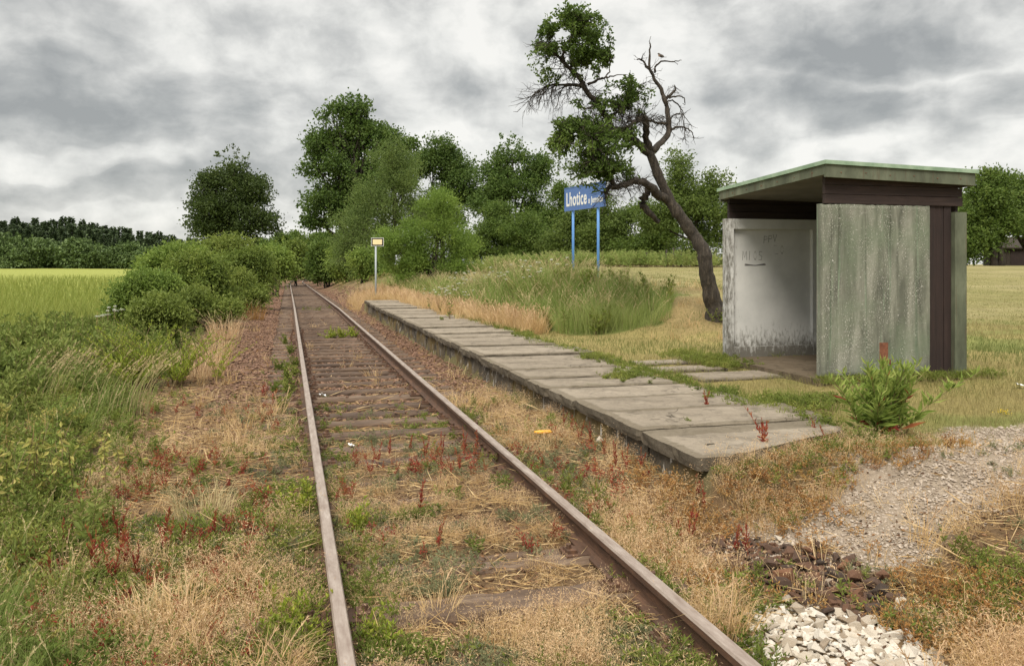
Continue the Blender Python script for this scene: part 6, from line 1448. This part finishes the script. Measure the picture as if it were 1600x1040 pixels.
azw = T.math('ADD', az, T.math('MULTIPLY_ADD', wsep.outputs[0], .26, -.13)); elw = T.math('ADD', sz, T.math('MULTIPLY_ADD', wsep.outputs[1], .14, -.07))
def blob(px, py, rx, ry, s_):
    a0 = TH + math.atan((px - 800) / FPX); e0 = math.sin(math.atan((HZ - py) / FPX * math.cos(a0 - TH)))
    u_ = T.math('DIVIDE', T.math('SUBTRACT', azw, a0), rx / FPX); v_ = T.math('DIVIDE', T.math('SUBTRACT', elw, e0), ry / FPX)
    q_ = T.math('SUBTRACT', 1.0, T.math('ADD', T.math('MULTIPLY', u_, u_), T.math('MULTIPLY', v_, v_)), clamp=True)
    return T.math('MULTIPLY', T.math('MULTIPLY', q_, T.math('SUBTRACT', 2.0, q_)), s_)
dens = T.math('MULTIPLY_ADD', na, 2.7, -.98)
for bb in ((210, 160, 330, 80, .36), (80, 50, 260, 70, .22), (1430, 40, 360, 70, .42), (1200, 195, 230, 60, .36), (1480, 170, 200, 40, .25), (250, 292, 460, 24, .26), (1120, 110, 110, 60, .12),
           (520, 40, 330, 60, -.12), (640, 240, 260, 60, -.28), (960, 70, 260, 90, -.30), (1380, 262, 280, 34, -.30), (60, 235, 240, 22, -.30), (1320, 105, 160, 40, -.2), (440, 190, 60, 60, -.25), (30, 180, 60, 20, -.2)):
    dens = T.math('ADD', dens, blob(*bb))
rel = T.math('MULTIPLY', T.math('SUBTRACT', na, na_up), 3.4)
tone = T.math('SUBTRACT', T.math('MULTIPLY_ADD', dens, .74, .11), rel, clamp=True)
K = .72
cc = T.ramp(tone, [(p_, tuple(x_ * K for x_ in c_)) for p_, c_ in [(.0, (.95, .935, .885)), (.22, (.82, .815, .775)), (.48, (.625, .625, .60)), (.76, (.45, .458, .446)), (1, (.355, .365, .36))]])
mr_ = T.n('ShaderNodeMapRange'); mr_.interpolation_type = 'SMOOTHSTEP'; T.link(sz, mr_.inputs[0]); mr_.inputs[1].default_value = .36; mr_.inputs[2].default_value = .95; mr_.inputs[3].default_value = 1.0; mr_.inputs[4].default_value = 2.6
bgc = T.n('ShaderNodeBackground'); T.link(cc, bgc.inputs[0]); T.link(mr_.outputs[0], bgc.inputs[1])
mx = T.n('ShaderNodeMixShader'); mx.inputs[0].default_value = .94; T.link(bgs.outputs[0], mx.inputs[1]); T.link(bgc.outputs[0], mx.inputs[2])
out = T.n('ShaderNodeOutputWorld'); T.link(mx.outputs[0], out.inputs[0])
w.cycles.sampling_method = 'MANUAL'; w.cycles.sample_map_resolution = 256
sl = bpy.data.lights.new('sun', 'SUN'); sl.energy = 2.5; sl.angle = math.radians(28); sl.color = (1, .92, .78)
so = bpy.data.objects.new('sun', sl); C.objects.link(so)
sd_ = Vector((math.sin(SUN_AZ) * math.cos(SUN_EL), math.cos(SUN_AZ) * math.cos(SUN_EL), math.sin(SUN_EL)))
so.rotation_euler = sd_.to_track_quat('Z', 'Y').to_euler(); so.location = (0, 0, 30)
cam = bpy.data.cameras.new('camera'); cam.sensor_width = 36; cam.lens = FPX / 1600 * 36; cam.shift_y = -(520 - HZ) / 1600; cam.clip_start = .05; cam.clip_end = 6000
co_ = bpy.data.objects.new('camera', cam); C.objects.link(co_); co_.location = (0, 0, EYE); co_.rotation_euler = (math.pi / 2, 0, -TH); scene.camera = co_
scene.view_settings.view_transform = 'Standard'; scene.view_settings.look = 'None'; scene.view_settings.exposure = .5; scene.view_settings.gamma = 1
